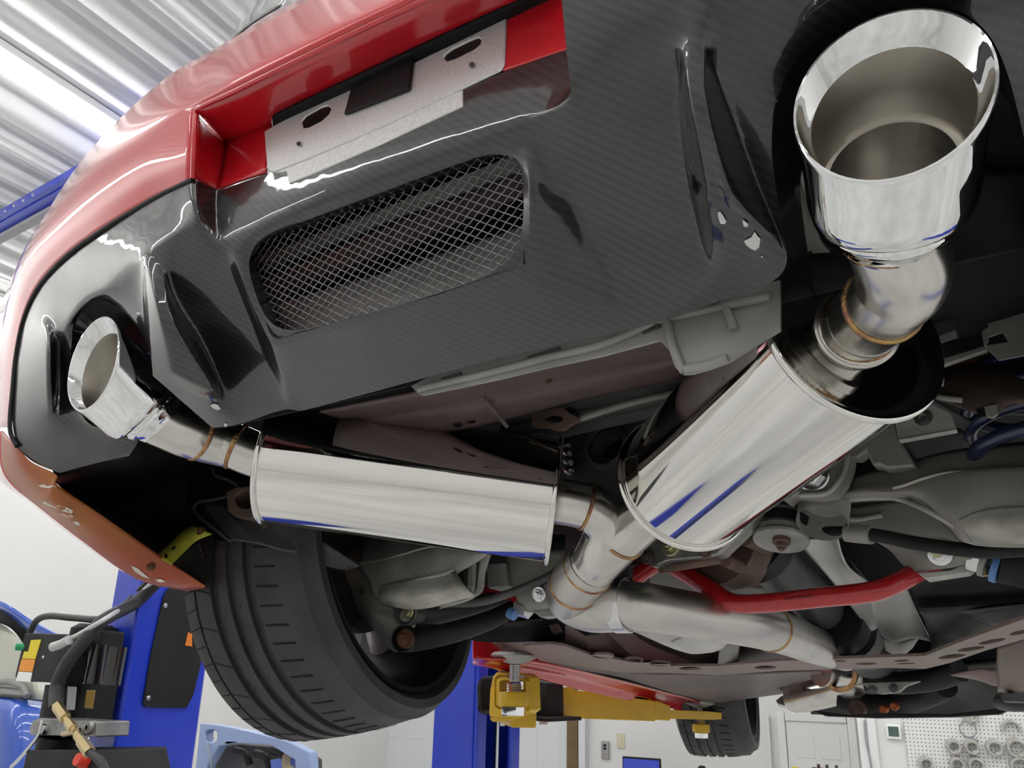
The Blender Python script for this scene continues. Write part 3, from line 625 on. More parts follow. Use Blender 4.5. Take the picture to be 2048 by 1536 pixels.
def canister(po, pi_, r, flip):
    """po: outer end centre, pi_: inner end centre"""
    ax = (pi_ - po).normalized(); ln = (pi_ - po).length
    o = lathe('muffler_shell', [(r, 0), (r, ln)], po, ax, POLISH, car, seg=96); part(o, 'mirror-polished round muffler canister')
    for h, s in ((0, -1), (ln, 1)):
        R2 = 0.0042
        lathe('rolled_rim', [(r + .0015 + R2 * math.cos(a), h + R2 * math.sin(a)) for a in (2 * math.pi * k / 10 for k in range(10))], po, ax, POLISH, o, seg=96, closed=True, ang=60)
        lathe('rolled_rim', [(r - .001, h), (r - .001, h - s * .003), (r - .006, h - s * .009), (r - .016, h - s * .012), (.036, h - s * .013), (.0, h - s * .013)], po, ax, POLISH, o, seg=96, ang=35)
    return o, ax
RO, RI = L(1705, 664, .25), L(1372, 962, .505)
LO, LI = L(552, 926, .262), L(1107, 1001, .505)
RR = 0.0935
canR, axR = canister(RO, RI, RR, 1)
canL, axL = canister(LO, LI, RR * .98, -1)
PR = .0345
def weld(p, axis, r, parent, w=.003): 
    return lathe('weld_bead', [(r - .001, -w), (r + .0012, -w * .5), (r + .0016, 0), (r + .0012, w * .5), (r - .001, w)], p, axis, WELD, parent, seg=40, ang=60)
def pipe(name, pts, rad, m, n=7, seg=36): return tube(name, pts, rad, m, car, seg=seg, n=n)
# right outlet
tipR = Vector((.499, .100, -.053)); tipL = Vector((-.499, .100, -.053)); tax = (Vector((.525, 0, 0)) - tipR).normalized(); taxL = (Vector((-.525, 0, 0)) - tipL).normalized()
wR = L(1768, 608, .178)
pr1 = pipe('outlet_pipe', [RO + axR * .02, RO.lerp(wR, .5), wR], PR, BRUSH)
for t, rr in ((.16, .041), (.20, .0385), (.42, .0355)):
    p = RO.lerp(wR, t); lathe('collar', [(PR - .001, -.006), (rr, -.003), (rr, .003), (PR - .001, .006)], p, wR - RO, BRUSH, pr1, seg=40)
weld(RO.lerp(wR, .27), wR - RO, PR + .001, pr1)
pr2 = pipe('outlet_elbow', [wR, wR.lerp(L(1800, 572, .15), .5), L(1802, 566, .148), L(1806, 528, .122), tipR + tax * .004], [PR, PR + .0005, .0365, .037, .0372], BRUSH)
weld(wR, wR - RO, PR + .001, pr2, .004); weld(tipR - tax * .004, tax, .0372, pr2, .0025)
# left outlet
wL = L(472, 893, .215)
pl1 = pipe('outlet_pipe', [LO + axL * .02, LO.lerp(wL, .5), wL], PR, BRUSH)
pl2 = pipe('outlet_elbow', [wL, L(440, 886, .195), L(400, 874, .165), L(372, 864, .142), tipL + taxL * .004], [PR, PR, .036, .037, .0375], BRUSH)
weld(wL, wL - LO, PR + .001, pl2, .004); weld(L(398, 873, .163), L(372, 864, .142) - L(400, 874, .165), .0362, pl2, .004)
# collector
rY = .0365
jm = [RI - axR * .02, L(1300, 1025, .555), L(1236, 1080, .60), L(1186, 1128, .635)]
cR = pipe('collector_branch', jm, [PR, PR, .038, .0405], BRUSH); 
cL = pipe('collector_branch', [LI - axL * .02, L(1150, 1008, .522), L(1190, 1020, .545), L(1216, 1055, .575), L(1206, 1098, .605), L(1186, 1128, .635)], [PR, PR, .0365, .038, .039, .038], BRUSH)
weld(L(1172, 1012, .533), L(1190, 1020, .545) - L(1150, 1008, .522), .0365, cL, .003)
weld(L(1246, 1072, .592), L(1236, 1080, .60) - L(1300, 1025, .555), .0375, cR, .003)
MZ = -.228
e0 = L(1150, 1170, .672); e1 = L(1146, 1196, .715); m0 = LZ(1185, 1212, MZ); m1 = LZ(1256, 1210, MZ)
sleeve = pipe('collector_elbow', [L(1186, 1128, .635), e0, e1, m0, m1], [.041, .0425, .043, .0425, .042], DULLSS)
weld(e0, e1 - L(1186, 1128, .635), .0428, sleeve, .003); weld(L(1176, 1140, .645), e0 - L(1186, 1128, .635), .0415, sleeve, .0025)
m2 = LZ(1540, 1258, MZ); m3 = LZ(1632, 1292, -.212); m4 = LZ(1690, 1312, -.175)
mid = pipe('mid_pipe', [m0, m1, LZ(1400, 1232, MZ), m2, m3, m4], [.0385] * 6, DULLSS)
weld(m2, m3 - m2, .039, mid, .006)
cl = lathe('band_clamp', [(.0425, -.012), (.0445, -.011), (.0445, .011), (.0425, .012)], m1.lerp(m0, .15), m1 - m0, ZINC, mid, seg=40)
cb = L(1264, 1160, .76); tube('clamp_bolt', [L(1240, 1140, .77), L(1258, 1158, .765), L(1278, 1178, .76)], .004, ZINC, mid, seg=10)
box('clamp_block', L(1250, 1150, .765), Vector((.012, 0, 0)), Vector((0, .008, 0)), Vector((0, 0, .012)), BODYD, mid)

# ---- underbody, from the bumper forwards
floor_pan = patch('underbody', [[Vector((x, y, .10 - .02 * y)) for x in (-.75, 0, .75)] for y in (.18, .8, 1.6, 2.6, 3.6)], LINER, car, t=.01); part(floor_pan, 'dark underside of the body')
patch('quarter_liner', [[Vector((.62, y, z)) for z in (.2, 0, -.1)] for y in (.1, .45, .9)], LINER, car, t=.005)
patch('rear_closing_panel', P([[(1540, 540, .19), (1700, 420, .19), (2100, 300, .19)], [(1560, 620, .30), (1800, 560, .34), (2100, 500, .38)], [(1600, 760, .46), (1800, 700, .5), (2120, 640, .55)]]), LINER, car, t=.004)
uf = ext('rear_panel_flange', LL([(822, 772), (860, 752), (930, 732), (1050, 700), (1120, 682), (1225, 648), (1300, 612), (1400, 590), (1560, 560), (1560, 660), (1460, 722), (1420, 737), (1385, 747), (1366, 748), (1350, 735), (1338, 700), (1318, 680), (1200, 712), (1100, 733), (1000, 757), (845, 790), (834, 786)], .165), Vector((0, .004, 0)), BODY, car)
part(uf, 'grey pressed steel flange below the diffuser')
for pts in ([(838, 778), (980, 745), (1100, 714), (1200, 690), (1290, 652), (1310, 640)], [(1312, 640), (1420, 618), (1540, 592)], [(1332, 632), (1345, 690), (1358, 722), (1368, 742)], [(1448, 606), (1462, 640), (1468, 660)], [(1370, 738), (1420, 728), (1455, 716)]):
    tube('pressed_bead', [L(a, b, .163) for a, b in pts], .0045, BODY, uf, seg=10)
for pts in ([(880, 755), (922, 742), (925, 752), (884, 766)], [(1052, 712), (1118, 692), (1124, 700), (1060, 722)], [(1278, 655), (1318, 642), (1322, 655), (1284, 668)], [(1400, 592), (1460, 578), (1462, 584), (1404, 598)]):
    ext_px('pressed_pocket', pts, .1635, .003, BODYD, uf)
tf = patch('trunk_floor', P([[(640, 822, .2), (900, 770, .2), (1150, 712, .2), (1400, 655, .2)], [(690, 838, .28), (930, 800, .28), (1160, 752, .28), (1400, 700, .28)], [(720, 850, .30), (940, 818, .30), (1160, 770, .30), (1400, 716, .30)], [(760, 885, .36), (960, 850, .36), (1150, 800, .36), (1400, 748, .36)]]), MAUVE, car, t=.004, ulin=True)
part(tf, 'mauve painted trunk floor')
patch('rusty_strap', P([[(946, 780, .27), (952, 790, .275), (975, 812, .29), (1012, 856, .34)], [(956, 780, .27), (960, 788, .275), (982, 808, .29), (1018, 852, .34)]]), RUSTY, tf, t=.002)
for p in ((942, 842), (1053, 810), (915, 850)): ext_px('drain_hole', ell_px(*p, 9, 5), .335, .001, LINER, tf, bw=0)
ext_px('rust_scab', [(1090, 758), (1096, 748), (1106, 750), (1102, 762), (1094, 768)], .262, .002, RUST, tf, bw=0)
tube('cross_tube', [L(1010, 868, .5), L(1150, 830, .5), L(1390, 772, .5)], .016, BODYD, car, seg=14)
patch('cross_member', P([[(1010, 835, .46), (1200, 792, .46), (1400, 750, .46)], [(1010, 870, .52), (1200, 826, .52), (1400, 782, .52)], [(1010, 900, .54), (1200, 858, .54), (1420, 812, .54)]]), BODYD, car, t=.006)
tube('brake_line', [L(1162, 836, .455), L(1260, 806, .455), L(1375, 782, .455)], .006, STAMP, car, seg=8)
# hanger ring
hc = L(1106, 838, .44)
def blob(cx, cy, r0, amp, k, y, n=30, ry=.5, ph=0): return [(cx + (r0 + amp * math.cos(k * a + ph)) * math.cos(a), cy + (r0 + amp * math.cos(k * a + ph)) * ry * math.sin(a)) for a in (2 * math.pi * i / n for i in range(n))]
hr = ext_px('hanger_ring', blob(1106, 838, 46, 5, 5, 0, ry=.46), .44, .006, RUSTY, car, holes=[ell_px(1107, 838, 19, 9)]); part(hr, 'rusty ring-shaped hanger plate')
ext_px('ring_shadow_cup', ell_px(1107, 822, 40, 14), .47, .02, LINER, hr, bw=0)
# subframe web with round opening
web = ext_px('subframe_web', [(880, 900), (1000, 880), (1110, 868), (1180, 815), (1300, 780), (1420, 770), (1420, 1060), (1300, 1060), (1180, 1035), (1050, 1000), (900, 960)], .62, .01, BODYD, car, holes=[ell_px(1216, 894, 38, 42, 0)])
part(web, 'dark subframe plate with a round opening')
oc = L(1216, 894, .62); rr = pxm(oc, 40)
lathe('opening_lip', [(rr, -.012), (rr + .006, -.010), (rr + .008, 0), (rr + .004, .004), (rr - .002, .0), (rr - .001, .05)], oc, Vector((0, 1, 0)), BODYD, web, seg=36)
lathe('rubber_bush', [(0, -.004), (.014, -.004), (.016, 0), (.016, .05)], L(1226, 905, .67), Vector((0, 1, 0)), BLACK, web, seg=20)
ext_px('opening_back', ell_px(1216, 894, 60, 60), .70, .004, LINER, web, bw=0)
for i, p in enumerate(((1134, 888), (1136, 904), (1138, 922), (1139, 940))):
    c = L(*p, .612); lathe('weld_spatter', [(0, -.012), (.007, -.008), (.010, 0), (.008, .006)], c, Vector((0, 1, 0)), ZINC, web, seg=12)
for p in ((1155, 897), (1155, 922)): ext_px('bolt_hole', ell_px(*p, 4, 4, n=10), .618, .001, LINER, web, bw=0)
# differential
dfc = ext_px('differential_cover', [(1255, 1075), (1265, 1095), (1300, 1132), (1316, 1132), (1340, 1120), (1420, 1112), (1440, 1108), (1490, 1060), (1520, 1025), (1500, 985), (1400, 985), (1300, 1030)], .74, .035, ALU, car, bw=.006); part(dfc, 'cast aluminium differential cover with bolts')
for p in ((1293, 1114), (1411, 1102)): bolt('cover_bolt', L(*p, .738), Vector((0, -1, 0)), .011, RUSTY, dfc)
bolt('drain_plug', L(1341, 1092, .738), Vector((0, -1, 0)), .017, ZINCY, dfc)
tube('gasket_lip', [L(1320, 1137, .765), L(1370, 1130, .765), L(1440, 1118, .765)], .008, RUSTY, dfc, seg=8)
dh = tube('differential_housing', [L(1425, 1072, .88), L(1455, 1080, .93), L(1495, 1090, 1.0), L(1540, 1112, 1.08)], [.085, .09, .078, .05], RUSTY, car, seg=24)
for p in ((1468, 1052), (1490, 1078), (1450, 1120)):
    tube('casting_rib', [L(*p, .80), L(p[0] + 40, p[1] + 18, .9)], .012, RUSTY, dh, seg=8, smoothpath=False)
bolt('flange_bolt', L(1492, 1140, .95), Vector((.1, -1, -.3)), .012, ZINCY, dh)
# bush and sway-bar mount to the right of the differential
bd = L(1562, 1078, .80); mb = lathe('mount_bush', [(0, -.004), (.043, -.004), (.044, 0), (.043, .003), (.040, .006), (.040, .04), (0, .04)], bd, Vector((0, .25, 1)), STAMPL, car, seg=36)
bolt('bush_bolt', L(1563, 1084, .79), Vector((0, -.25, -1)), .014, RUSTY, mb)
lathe('rubber_ring', [(.043, .012), (.046, .014), (.046, .032), (.042, .034)], bd, Vector((0, .25, 1)), BLACK, mb, seg=36)
# drive shaft
ds = tube('drive_shaft', [L(1500, 1080, .95), L(1560, 1140, 1.1), L(1700, 1270, 1.7)], [.047, .047, .047], BODYD, car, seg=28, smoothpath=False); part(ds, 'dark grey propeller shaft')
tube('shaft_flange', [L(1496, 1076, .94), L(1516, 1096, .985)], .068, BLACK, ds, seg=28, smoothpath=False)
tube('joint_ring', [L(1660, 1232, 1.42), L(1680, 1250, 1.5)], .068, BLACK, ds, seg=28, smoothpath=False)
tube('gearbox_tail', [L(1690, 1258, 1.6), L(1730, 1290, 1.95), L(1750, 1310, 2.2)], [.07, .075, .08], BODYD, car, seg=24, smoothpath=False)
ext_px('gearbox_yoke', [(1640, 1276), (1680, 1272), (1684, 1300), (1700, 1305), (1740, 1300), (1760, 1285), (1785, 1310), (1640, 1312)], 1.75, .05, BODYD, car)
box('hanger_block', L(1662, 1291, 1.6), Vector((.026, 0, 0)), Vector((0, .03, 0)), Vector((0, 0, .026)), STAMP, car)
# stabiliser brace, red
brc = tube('red_brace', [L(1240, 1178, .86), L(1300, 1134, .88), L(1330, 1124, .885), L(1362, 1142, .88), L(1420, 1178, .87), L(1462, 1204, .86), L(1520, 1207, .855), L(1640, 1195, .85), L(1740, 1184, .85), L(1790, 1167, .87), L(1832, 1145, .90), L(1872, 1122, .94)], .0155, REDBAR, car, seg=20, n=8); part(brc, 'red powder-coated stabiliser brace bar')
tube('brace_end', [L(944, 1186, .93), L(1000, 1184, .93), L(1062, 1206, .92)], .013, REDBAR, brc, seg=14)
tube('brace_end', [L(2010, 1108, .88), L(2100, 1098, .88)], .013, REDBAR, brc, seg=14, smoothpath=False)
# faded maker's lettering on the brace
def lettering(word, p0, p1, height, m, parent, tree, off=.0006):
    cu = bpy.data.curves.new('lettering', 'FONT'); cu.body = word; cu.size = 1.0; cu.align_x = 'LEFT'
    o = bpy.data.objects.new('lettering', cu); COL.objects.link(o); bpy.context.view_layer.update()
    dg = bpy.context.evaluated_depsgraph_get(); me = bpy.data.meshes.new_from_object(o.evaluated_get(dg)); bpy.data.objects.remove(o)
    xs = [v.co.x for v in me.vertices]; w0, w1 = min(xs), max(xs)
    for v in me.vertices:
        t = (v.co.x - w0) / (w1 - w0); s = v.co.y / .7 - .5
        px = p0[0] + (p1[0] - p0[0]) * t; py = p0[1] + (p1[1] - p0[1]) * t - s * height
        q, n = on(tree, px, py, off, .85); v.co = q
    me.materials.append(m); r = bpy.data.objects.new('lettering', me); link(r, parent); return r
bpy.context.view_layer.update()
lettering('HOTCHKIS', (1570, 1198), (1624, 1192), 7, TEXTB, brc, bvh_of(brc))
# right lower arm and its neighbours
arm = patch('lower_arm', P([[(1640, 985, .80), (1720, 952, .76), (1810, 928, .74), (1900, 903, .72), (2060, 884, .70), (2150, 880, .7)],
                            [(1650, 988, .79), (1730, 970, .745), (1815, 955, .72), (1900, 940, .70), (2060, 930, .68), (2150, 930, .68)],
                            [(1650, 990, .78), (1730, 982, .735), (1815, 978, .71), (1900, 955, .69), (1990, 946, .67), (2150, 950, .67)],
                            [(1660, 1000, .79), (1740, 990, .74), (1830, 990, .715), (1890, 1018, .69), (1960, 1030, .67), (2150, 1020, .67)],
                            [(1664, 1006, .82), (1744, 998, .77), (1836, 1000, .74), (1896, 1046, .72), (1950, 1082, .70), (2150, 1086, .70)],
                            [(1664, 1008, .86), (1744, 1000, .82), (1836, 1004, .80), (1896, 1050, .78), (1950, 1088, .76), (2150, 1092, .76)]]), STAMP, car, nu=5, nv=4, t=.004)
part(arm, 'wide pressed steel lower suspension arm')
tube('arm_flange', [L(1640, 1004, .80), L(1744, 994, .755), L(1800, 998, .74), L(1850, 1018, .72), L(1912, 1052, .70)], .0045, STAMPL, arm, seg=8)
tube('arm_crease', [L(1786, 976, .712), L(1810, 970, .708), L(1850, 956, .70), L(1900, 945, .692), L(1990, 942, .674), L(2080, 946, .668)], .0022, CREAM, arm, seg=8)
patch('arm_dish', P([[(1918, 1040, .678), (1980, 1020, .662), (2110, 1012, .655)], [(1930, 1062, .68), (1985, 1052, .65), (2110, 1046, .645)], [(1948, 1086, .70), (2000, 1086, .68), (2110, 1084, .68)]]), CREAM, arm, nu=6, nv=6, t=.006)
bk = ext_px('subframe_bracket', [(1555, 990), (1600, 935), (1694, 862), (1702, 868), (1692, 930), (1680, 960), (1662, 982), (1625, 990), (1580, 986), (1565, 1000)], .69, .05, STAMP, car, bw=.006); part(bk, 'pressed subframe bracket with a big bolt')
bolt('bracket_bolt', L(1626, 950, .688), Vector((0, -1, -.1)), .025, ZINC, bk)
tube('bracket_edge', [L(1700, 866, .685), L(1692, 930, .685), L(1678, 962, .685), L(1652, 986, .685), L(1600, 990, .685)], .004, STAMPL, bk, seg=8)
lathe('arm_bush', [(0, -.01), (.03, -.008), (.038, 0), (.038, .05)], L(1650, 1000, .79), Vector((0, -.6, -1)), STAMPL, bk, seg=24)
sb = patch('subframe_end', P([[(1640, 1010, .90), (1720, 1012, .88), (1800, 1000, .86), (1850, 1010, .84), (1900, 1060, .84)],
                              [(1690, 1050, .89), (1750, 1050, .87), (1820, 1050, .86), (1870, 1060, .845), (1930, 1090, .84)],
                              [(1770, 1090, .89), (1800, 1090, .87), (1850, 1085, .86), (1890, 1085, .85), (1945, 1095, .845)],
                              [(1800, 1120, .89), (1830, 1118, .87), (1860, 1116, .86), (1900, 1115, .85), (1944, 1112, .845)],
                              [(1818, 1140, .89), (1836, 1142, .88), (1870, 1138, .87), (1910, 1132, .86), (1938, 1122, .86)]]), STAMP, car, t=.006); part(sb, 'pressed subframe end with adjuster bolt')
tube('weld_seam', [L(1688, 1036, .885), L(1720, 1038, .875), L(1766, 1030, .865)], .005, STAMPL, sb, seg=8)
ext_px('adjuster_plate', [(1862, 1098), (1902, 1096), (1908, 1120), (1866, 1128)], .845, .004, STAMP, sb)
bolt('adjuster_bolt', L(1880, 1108, .843), Vector((.1, -1, -.2)), .017, ZINC, sb, stud=False); lathe('adjuster_stud', [(0, -.012), (.007, -.012), (.008, 0)], L(1876, 1106, .835), Vector((0, 1, .2)), ZINCY, sb, seg=14)
ext_px('bracket_foot', [(1835, 1146), (1900, 1140), (1942, 1122), (1952, 1130), (1935, 1145), (1852, 1158)], .87, .03, STAMPL, sb)
ab = tube('adjuster_nut', [L(1936, 1120, .86), L(1960, 1126, .86)], .014, ZINC, car, seg=6, smoothpath=False)
tube('nut_washer', [L(1962, 1126, .86), L(1974, 1130, .86)], .019, STAMPL, ab, seg=16, smoothpath=False)
tube('blue_bush', [L(1986, 1136, .86), L(1998, 1140, .86)], .02, BLUEB, ab, seg=16, smoothpath=False)
tube('brass_tail', [L(1968, 1134, .86), L(1972, 1152, .86)], .006, BRASS, ab, seg=8, smoothpath=False)
tube('toe_link', [L(1996, 1128, .87), L(2050, 1140, .88), L(2120, 1150, .9)], .026, BLACK, car, seg=20)
swb = tube('sway_bar', [L(1560, 1068, .86), L(1640, 1066, .82), L(1700, 1066, .80), L(1760, 1072, .79), L(1830, 1086, .78), L(1930, 1100, .77), L(2000, 1102, .77), L(2120, 1092, .78)], .010, BLACK, car, seg=14); part(swb, 'black sway bar')
tube('bar_sleeve', [L(1692, 1065, .80), L(1720, 1068, .797), L(1744, 1070, .792)], .014, STAMP, swb, seg=14)
# upper right: bracket plate, spring seat, coil, shields
bp_ = ext_px('bracket_plate', [(1783, 803), (1815, 788), (1850, 798), (1902, 826), (1906, 838), (1913, 858), (1797, 880)], .58, .004, STAMPL, car, holes=[ell_px(1847, 836, 8, 8, n=14)]); part(bp_, 'flat grey bracket plate with a captive nut')
lathe('captive_nut', [(.005, -.003), (.011, -.002), (.012, 0), (.012, .004)], L(1847, 836, .58), Vector((0, 1, 0)), ZINC, bp_, seg=18)
ext_px('plate_edge', [(1796, 877), (1913, 856), (1913, 861), (1797, 882)], .578, .012, STAMPL, bp_)
ch = ext_px('chassis_leg', [(1690, 862), (1780, 800), (1800, 880), (1832, 932), (1772, 937), (1757, 929), (1746, 932), (1732, 904), (1716, 916), (1690, 912)], .70, .03, STAMP, car, bw=.008); part(ch, 'dull chassis leg above the arm')
patch('chassis_gusset', P([[(1800, 880, .72), (1860, 870, .74), (1960, 850, .78)], [(1836, 930, .76), (1880, 915, .78), (1960, 900, .82)]]), BODYD, ch)
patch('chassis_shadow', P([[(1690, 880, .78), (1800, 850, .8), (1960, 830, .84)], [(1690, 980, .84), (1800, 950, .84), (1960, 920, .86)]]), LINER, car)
sp = patch('spring_seat', P([[(1832, 768, .62), (1880, 735, .64), (1960, 722, .66), (2080, 722, .68)], [(1850, 785, .60), (1900, 760, .61), (1970, 750, .62), (2080, 752, .64)], [(1880, 800, .59), (1925, 798, .60), (1985, 790, .60), (2080, 800, .62)], [(1908, 806, .60), (1950, 826, .60), (1992, 828, .60), (2010, 800, .62)]]), RUSTY, car, t=.004); part(sp, 'rust-stained spring seat cup')
tube('seat_rim', [L(1830, 772, .62), L(1880, 738, .635), L(1960, 722, .655), L(2080, 722, .68)], .007, RUST, sp, seg=8)
tube('seat_lip', [L(1830, 776, .6), L(1880, 794, .59), L(1925, 800, .59)], .004, STAMPL, sp, seg=8)
ext_px('seat_tab', [(1966, 812), (1994, 806), (1996, 828), (1986, 836), (1974, 833)], .592, .006, STAMP, sp)
ext_px('seat_slot', [(1952, 818), (1968, 814), (1972, 832), (1956, 834)], .594, .002, LINER, sp, bw=0)
sc_ = L(2090, 850, .72); coil = [sc_ + Vector((.088 * math.cos(a), .088 * math.sin(a), -.055 + .034 * a / (2 * math.pi))) for a in (2 * math.pi * k / 28 for k in range(28 * 4))]
spg = tube('coil_spring', coil, .0095, NAVY, car, seg=12, smoothpath=False); part(spg, 'dark navy coil spring')
hs = ext_px('heat_shield', [(1954, 628), (1962, 606), (2060, 588), (2130, 576), (2130, 718), (2050, 710), (1998, 720), (1968, 692), (1963, 664), (1978, 652)], .50, .003, BODY, car, holes=[[(1976, 674), (2004, 664), (2017, 684), (1980, 690)]]); part(hs, 'grey heat shield with notches')
ext_px('shield_dimple', ell_px(2020, 618, 22, 7, -.2), .498, .002, BODYD, hs)
ext_px('shield_tab', [(1900, 612), (1952, 596), (1955, 624), (1912, 634)], .49, .003, BODY, hs)
ext_px('shield_block', [(1838, 640), (1905, 626), (1912, 662), (1850, 684)], .46, .02, BODYD, hs)
ext_px('shield_rail', [(1858, 725), (1970, 690), (1975, 698), (1862, 738)], .52, .01, BODY, hs)
ext_px('rivet_plate', [(1846, 760), (1860, 742), (1882, 756), (1888, 768), (1878, 772), (1850, 768)], .55, .006, STAMPL, hs); bolt('rivet', L(1870, 760, .548), Vector((0, -1, 0)), .010, STAMPL, hs, stud=False)
patch('lower_cover', P([[(1850, 790, .60), (1900, 820, .63), (1960, 850, .68)], [(1840, 800, .62), (1890, 840, .66), (1950, 870, .7)]]), BODYD, car)
# behind the right tip: grey body corner
bc = patch('body_corner', P([[(1588, 300, .10), (1600, 340, .10), (1610, 380, .10)], [(1590, 420, .13), (1612, 420, .13), (1628, 430, .13)], [(1590, 500, .17), (1620, 492, .17), (1648, 490, .17)], [(1585, 545, .19), (1650, 540, .2), (1720, 545, .2)]]), STAMP, car, t=.003); part(bc, 'grey-beige body corner panel beside the tip')
patch('body_corner_dark', P([[(1612, 350, .12), (1640, 380, .12), (1690, 440, .12)], [(1632, 440, .16), (1670, 470, .16), (1720, 500, .16)], [(1650, 492, .19), (1690, 505, .19), (1740, 530, .19)]]), BODYD, bc, t=.003)
ext_px('clip_hole', ell_px(1620, 505, 5, 3, n=10), .165, .001, LINER, bc, bw=0)
# left rear: splash shield, beam end, arm, knuckle, links
ss = patch('splash_shield', P([[(405, 1003, .46), (450, 1010, .46), (470, 1034, .46), (545, 1042, .47), (600, 1058, .5), (660, 1092, .54), (720, 1132, .58)], [(430, 1040, .45), (470, 1055, .45), (500, 1065, .45), (550, 1072, .47), (600, 1085, .5), (650, 1112, .54), (706, 1136, .58)], [(458, 1080, .44), (480, 1082, .44), (520, 1088, .45), (560, 1100, .47), (605, 1108, .5), (645, 1130, .54), (690, 1140, .58)]]), BODYD, car, t=.003); part(ss, 'dark wheel-arch splash shield')
wv = ext_px('liner_tongue', [(395, 920), (413, 924), (425, 934), (430, 950), (452, 958), (472, 968), (477, 978), (470, 990), (425, 1000), (400, 1003), (388, 1014), (390, 1026), (462, 1084), (440, 1084), (380, 1040), (372, 1000)], .44, .004, LINER, car)
tube('tongue_edge', [L(413, 924, .438), L(425, 934, .438), L(430, 950, .438), L(452, 958, .438), L(474, 970, .438), L(474, 986, .438), L(425, 1000, .438), L(400, 1003, .438), L(388, 1016, .438), L(400, 1034, .438), L(462, 1082, .438)], .0035, BODYD, wv, seg=8)
be = ext_px('beam_end', [(452, 985), (470, 975), (500, 972), (515, 985), (518, 1020), (500, 1036), (470, 1034), (455, 1020)], .42, .06, RUSTY, car, holes=[ell_px(490, 999, 21, 19)]); part(be, 'rust-stained bumper beam end')
ext_px('beam_cavity', ell_px(490, 999, 28, 26), .475, .004, LINER, be, bw=0)
ext_px('rust_spot', [(516, 1040), (535, 1042), (531, 1048), (527, 1058), (522, 1050)], .452, .003, RUST, ss, bw=0)
al = patch('lower_arm', P([[(712, 1112, .80), (722, 1085, .80), (760, 1070, .80), (840, 1055, .80), (980, 1085, .82)], [(716, 1122, .765), (740, 1108, .76), (800, 1096, .755), (880, 1090, .76), (990, 1100, .78)], [(722, 1132, .75), (750, 1128, .745), (810, 1115, .735), (890, 1098, .74), (980, 1104, .76)], [(738, 1160, .745), (770, 1160, .735), (820, 1155, .725), (880, 1145, .73), (960, 1120, .76)], [(745, 1185, .75), (780, 1190, .735), (830, 1180, .725), (880, 1168, .73), (910, 1150, .75)], [(752, 1208, .78), (800, 1214, .77), (850, 1210, .77), (900, 1200, .77), (920, 1172, .78)]]), STAMPL, car, nu=5, nv=4, t=.004); part(al, 'pale cast lower suspension arm by the left wheel')
tube('arm_crease', [L(716, 1126, .752), L(760, 1120, .742), L(810, 1107, .735), L(860, 1094, .737), L(940, 1086, .755)], .0022, CREAM, al, seg=8)
patch('arm_dish', P([[(762, 1172, .725), (830, 1158, .715), (912, 1144, .735)], [(758, 1192, .725), (830, 1192, .695), (930, 1172, .735)], [(764, 1208, .75), (840, 1216, .735), (950, 1190, .765)]]), CREAM, al, nu=6, nv=6, t=.006)
tube('dish_bead', [L(764, 1176, .724), L(800, 1168, .718), L(840, 1160, .714), L(880, 1150, .722), L(908, 1140, .734)], .0045, CREAM, al, seg=8)
aw = patch('arm_web', P([[(880, 1150, .765), (915, 1128, .775), (985, 1092, .80)], [(884, 1160, .765), (920, 1136, .775), (990, 1102, .80)]]), STAMPL, al, t=.012)
patch('arm_web', P([[(940, 1122, .785), (952, 1116, .785)], [(938, 1176, .785), (950, 1186, .785)]]), STAMPL, al, t=.012, ulin=True, vlin=True)
patch('arm_web', P([[(962, 1108, .795), (986, 1096, .80)], [(956, 1150, .79), (972, 1142, .80)], [(946, 1190, .785), (958, 1190, .79)], [(880, 1208, .77), (880, 1216, .775)]]), STAMPL, al, t=.010, ulin=True)
ext_px('weld_nut_block', [(972, 1128), (1012, 1126), (1016, 1172), (976, 1176)], .84, .04, BODY, car)
kn = patch('wheel_knuckle', P([[(655, 1130, .78), (700, 1120, .77), (745, 1125, .77)], [(668, 1170, .80), (712, 1165, .76), (760, 1190, .76)], [(700, 1205, .80), (740, 1215, .77), (800, 1218, .77)], [(745, 1245, .80), (790, 1250, .77), (830, 1240, .78)], [(785, 1290, .81), (800, 1300, .80), (825, 1290, .80)]]), STAMP, car, t=.02); part(kn, 'dull cast wheel knuckle')
for p, r, m_ in (((816, 1223), .013, ZINCY), ((810, 1278), .018, RUST), ((730, 1182), .012, ZINC), ((666, 1150), .012, BODYD)): bolt('knuckle_bolt', L(*p, .755), Vector((.2, -1, -.2)), r, m_, kn, stud=False)
lathe('bush_cup', [(.016, .004), (.024, -.012), (.028, -.010), (.029, .0), (.028, .03)], L(815, 1223, .765), Vector((-.2, 1, .2)), BODYD, kn, seg=28)
lathe('bush_cup', [(.018, .006), (.022, -.012), (.026, -.010), (.027, .03)], L(810, 1278, .77), Vector((-.2, 1, .2)), BLACK, kn, seg=28)
tube('camber_link', [L(826, 1226, .80), L(900, 1226, .85), L(1010, 1196, .95)], .02, BODYD, car, seg=18)
tl = tube('toe_link', [L(826, 1282, .79), L(900, 1266, .82), L(980, 1240, .88), L(1034, 1212, .94)], [.022, .021, .019, .016], BLACK, car, seg=18); part(tl, 'black tapered toe link')
ext_px('link_fork', [(800, 1260), (842, 1254), (848, 1286), (812, 1300), (800, 1290)], .785, .03, BLACK, tl)
sbl = patch('subframe_end', P([[(1010, 1110, .86), (1060, 1106, .85), (1130, 1100, .86)], [(1024, 1160, .85), (1070, 1158, .845), (1140, 1150, .86)], [(1036, 1200, .855), (1075, 1204, .85), (1150, 1206, .86)], [(1048, 1222, .87), (1080, 1224, .87), (1150, 1220, .88)]]), STAMP, car, t=.006); part(sbl, 'pressed subframe end left of the collector')
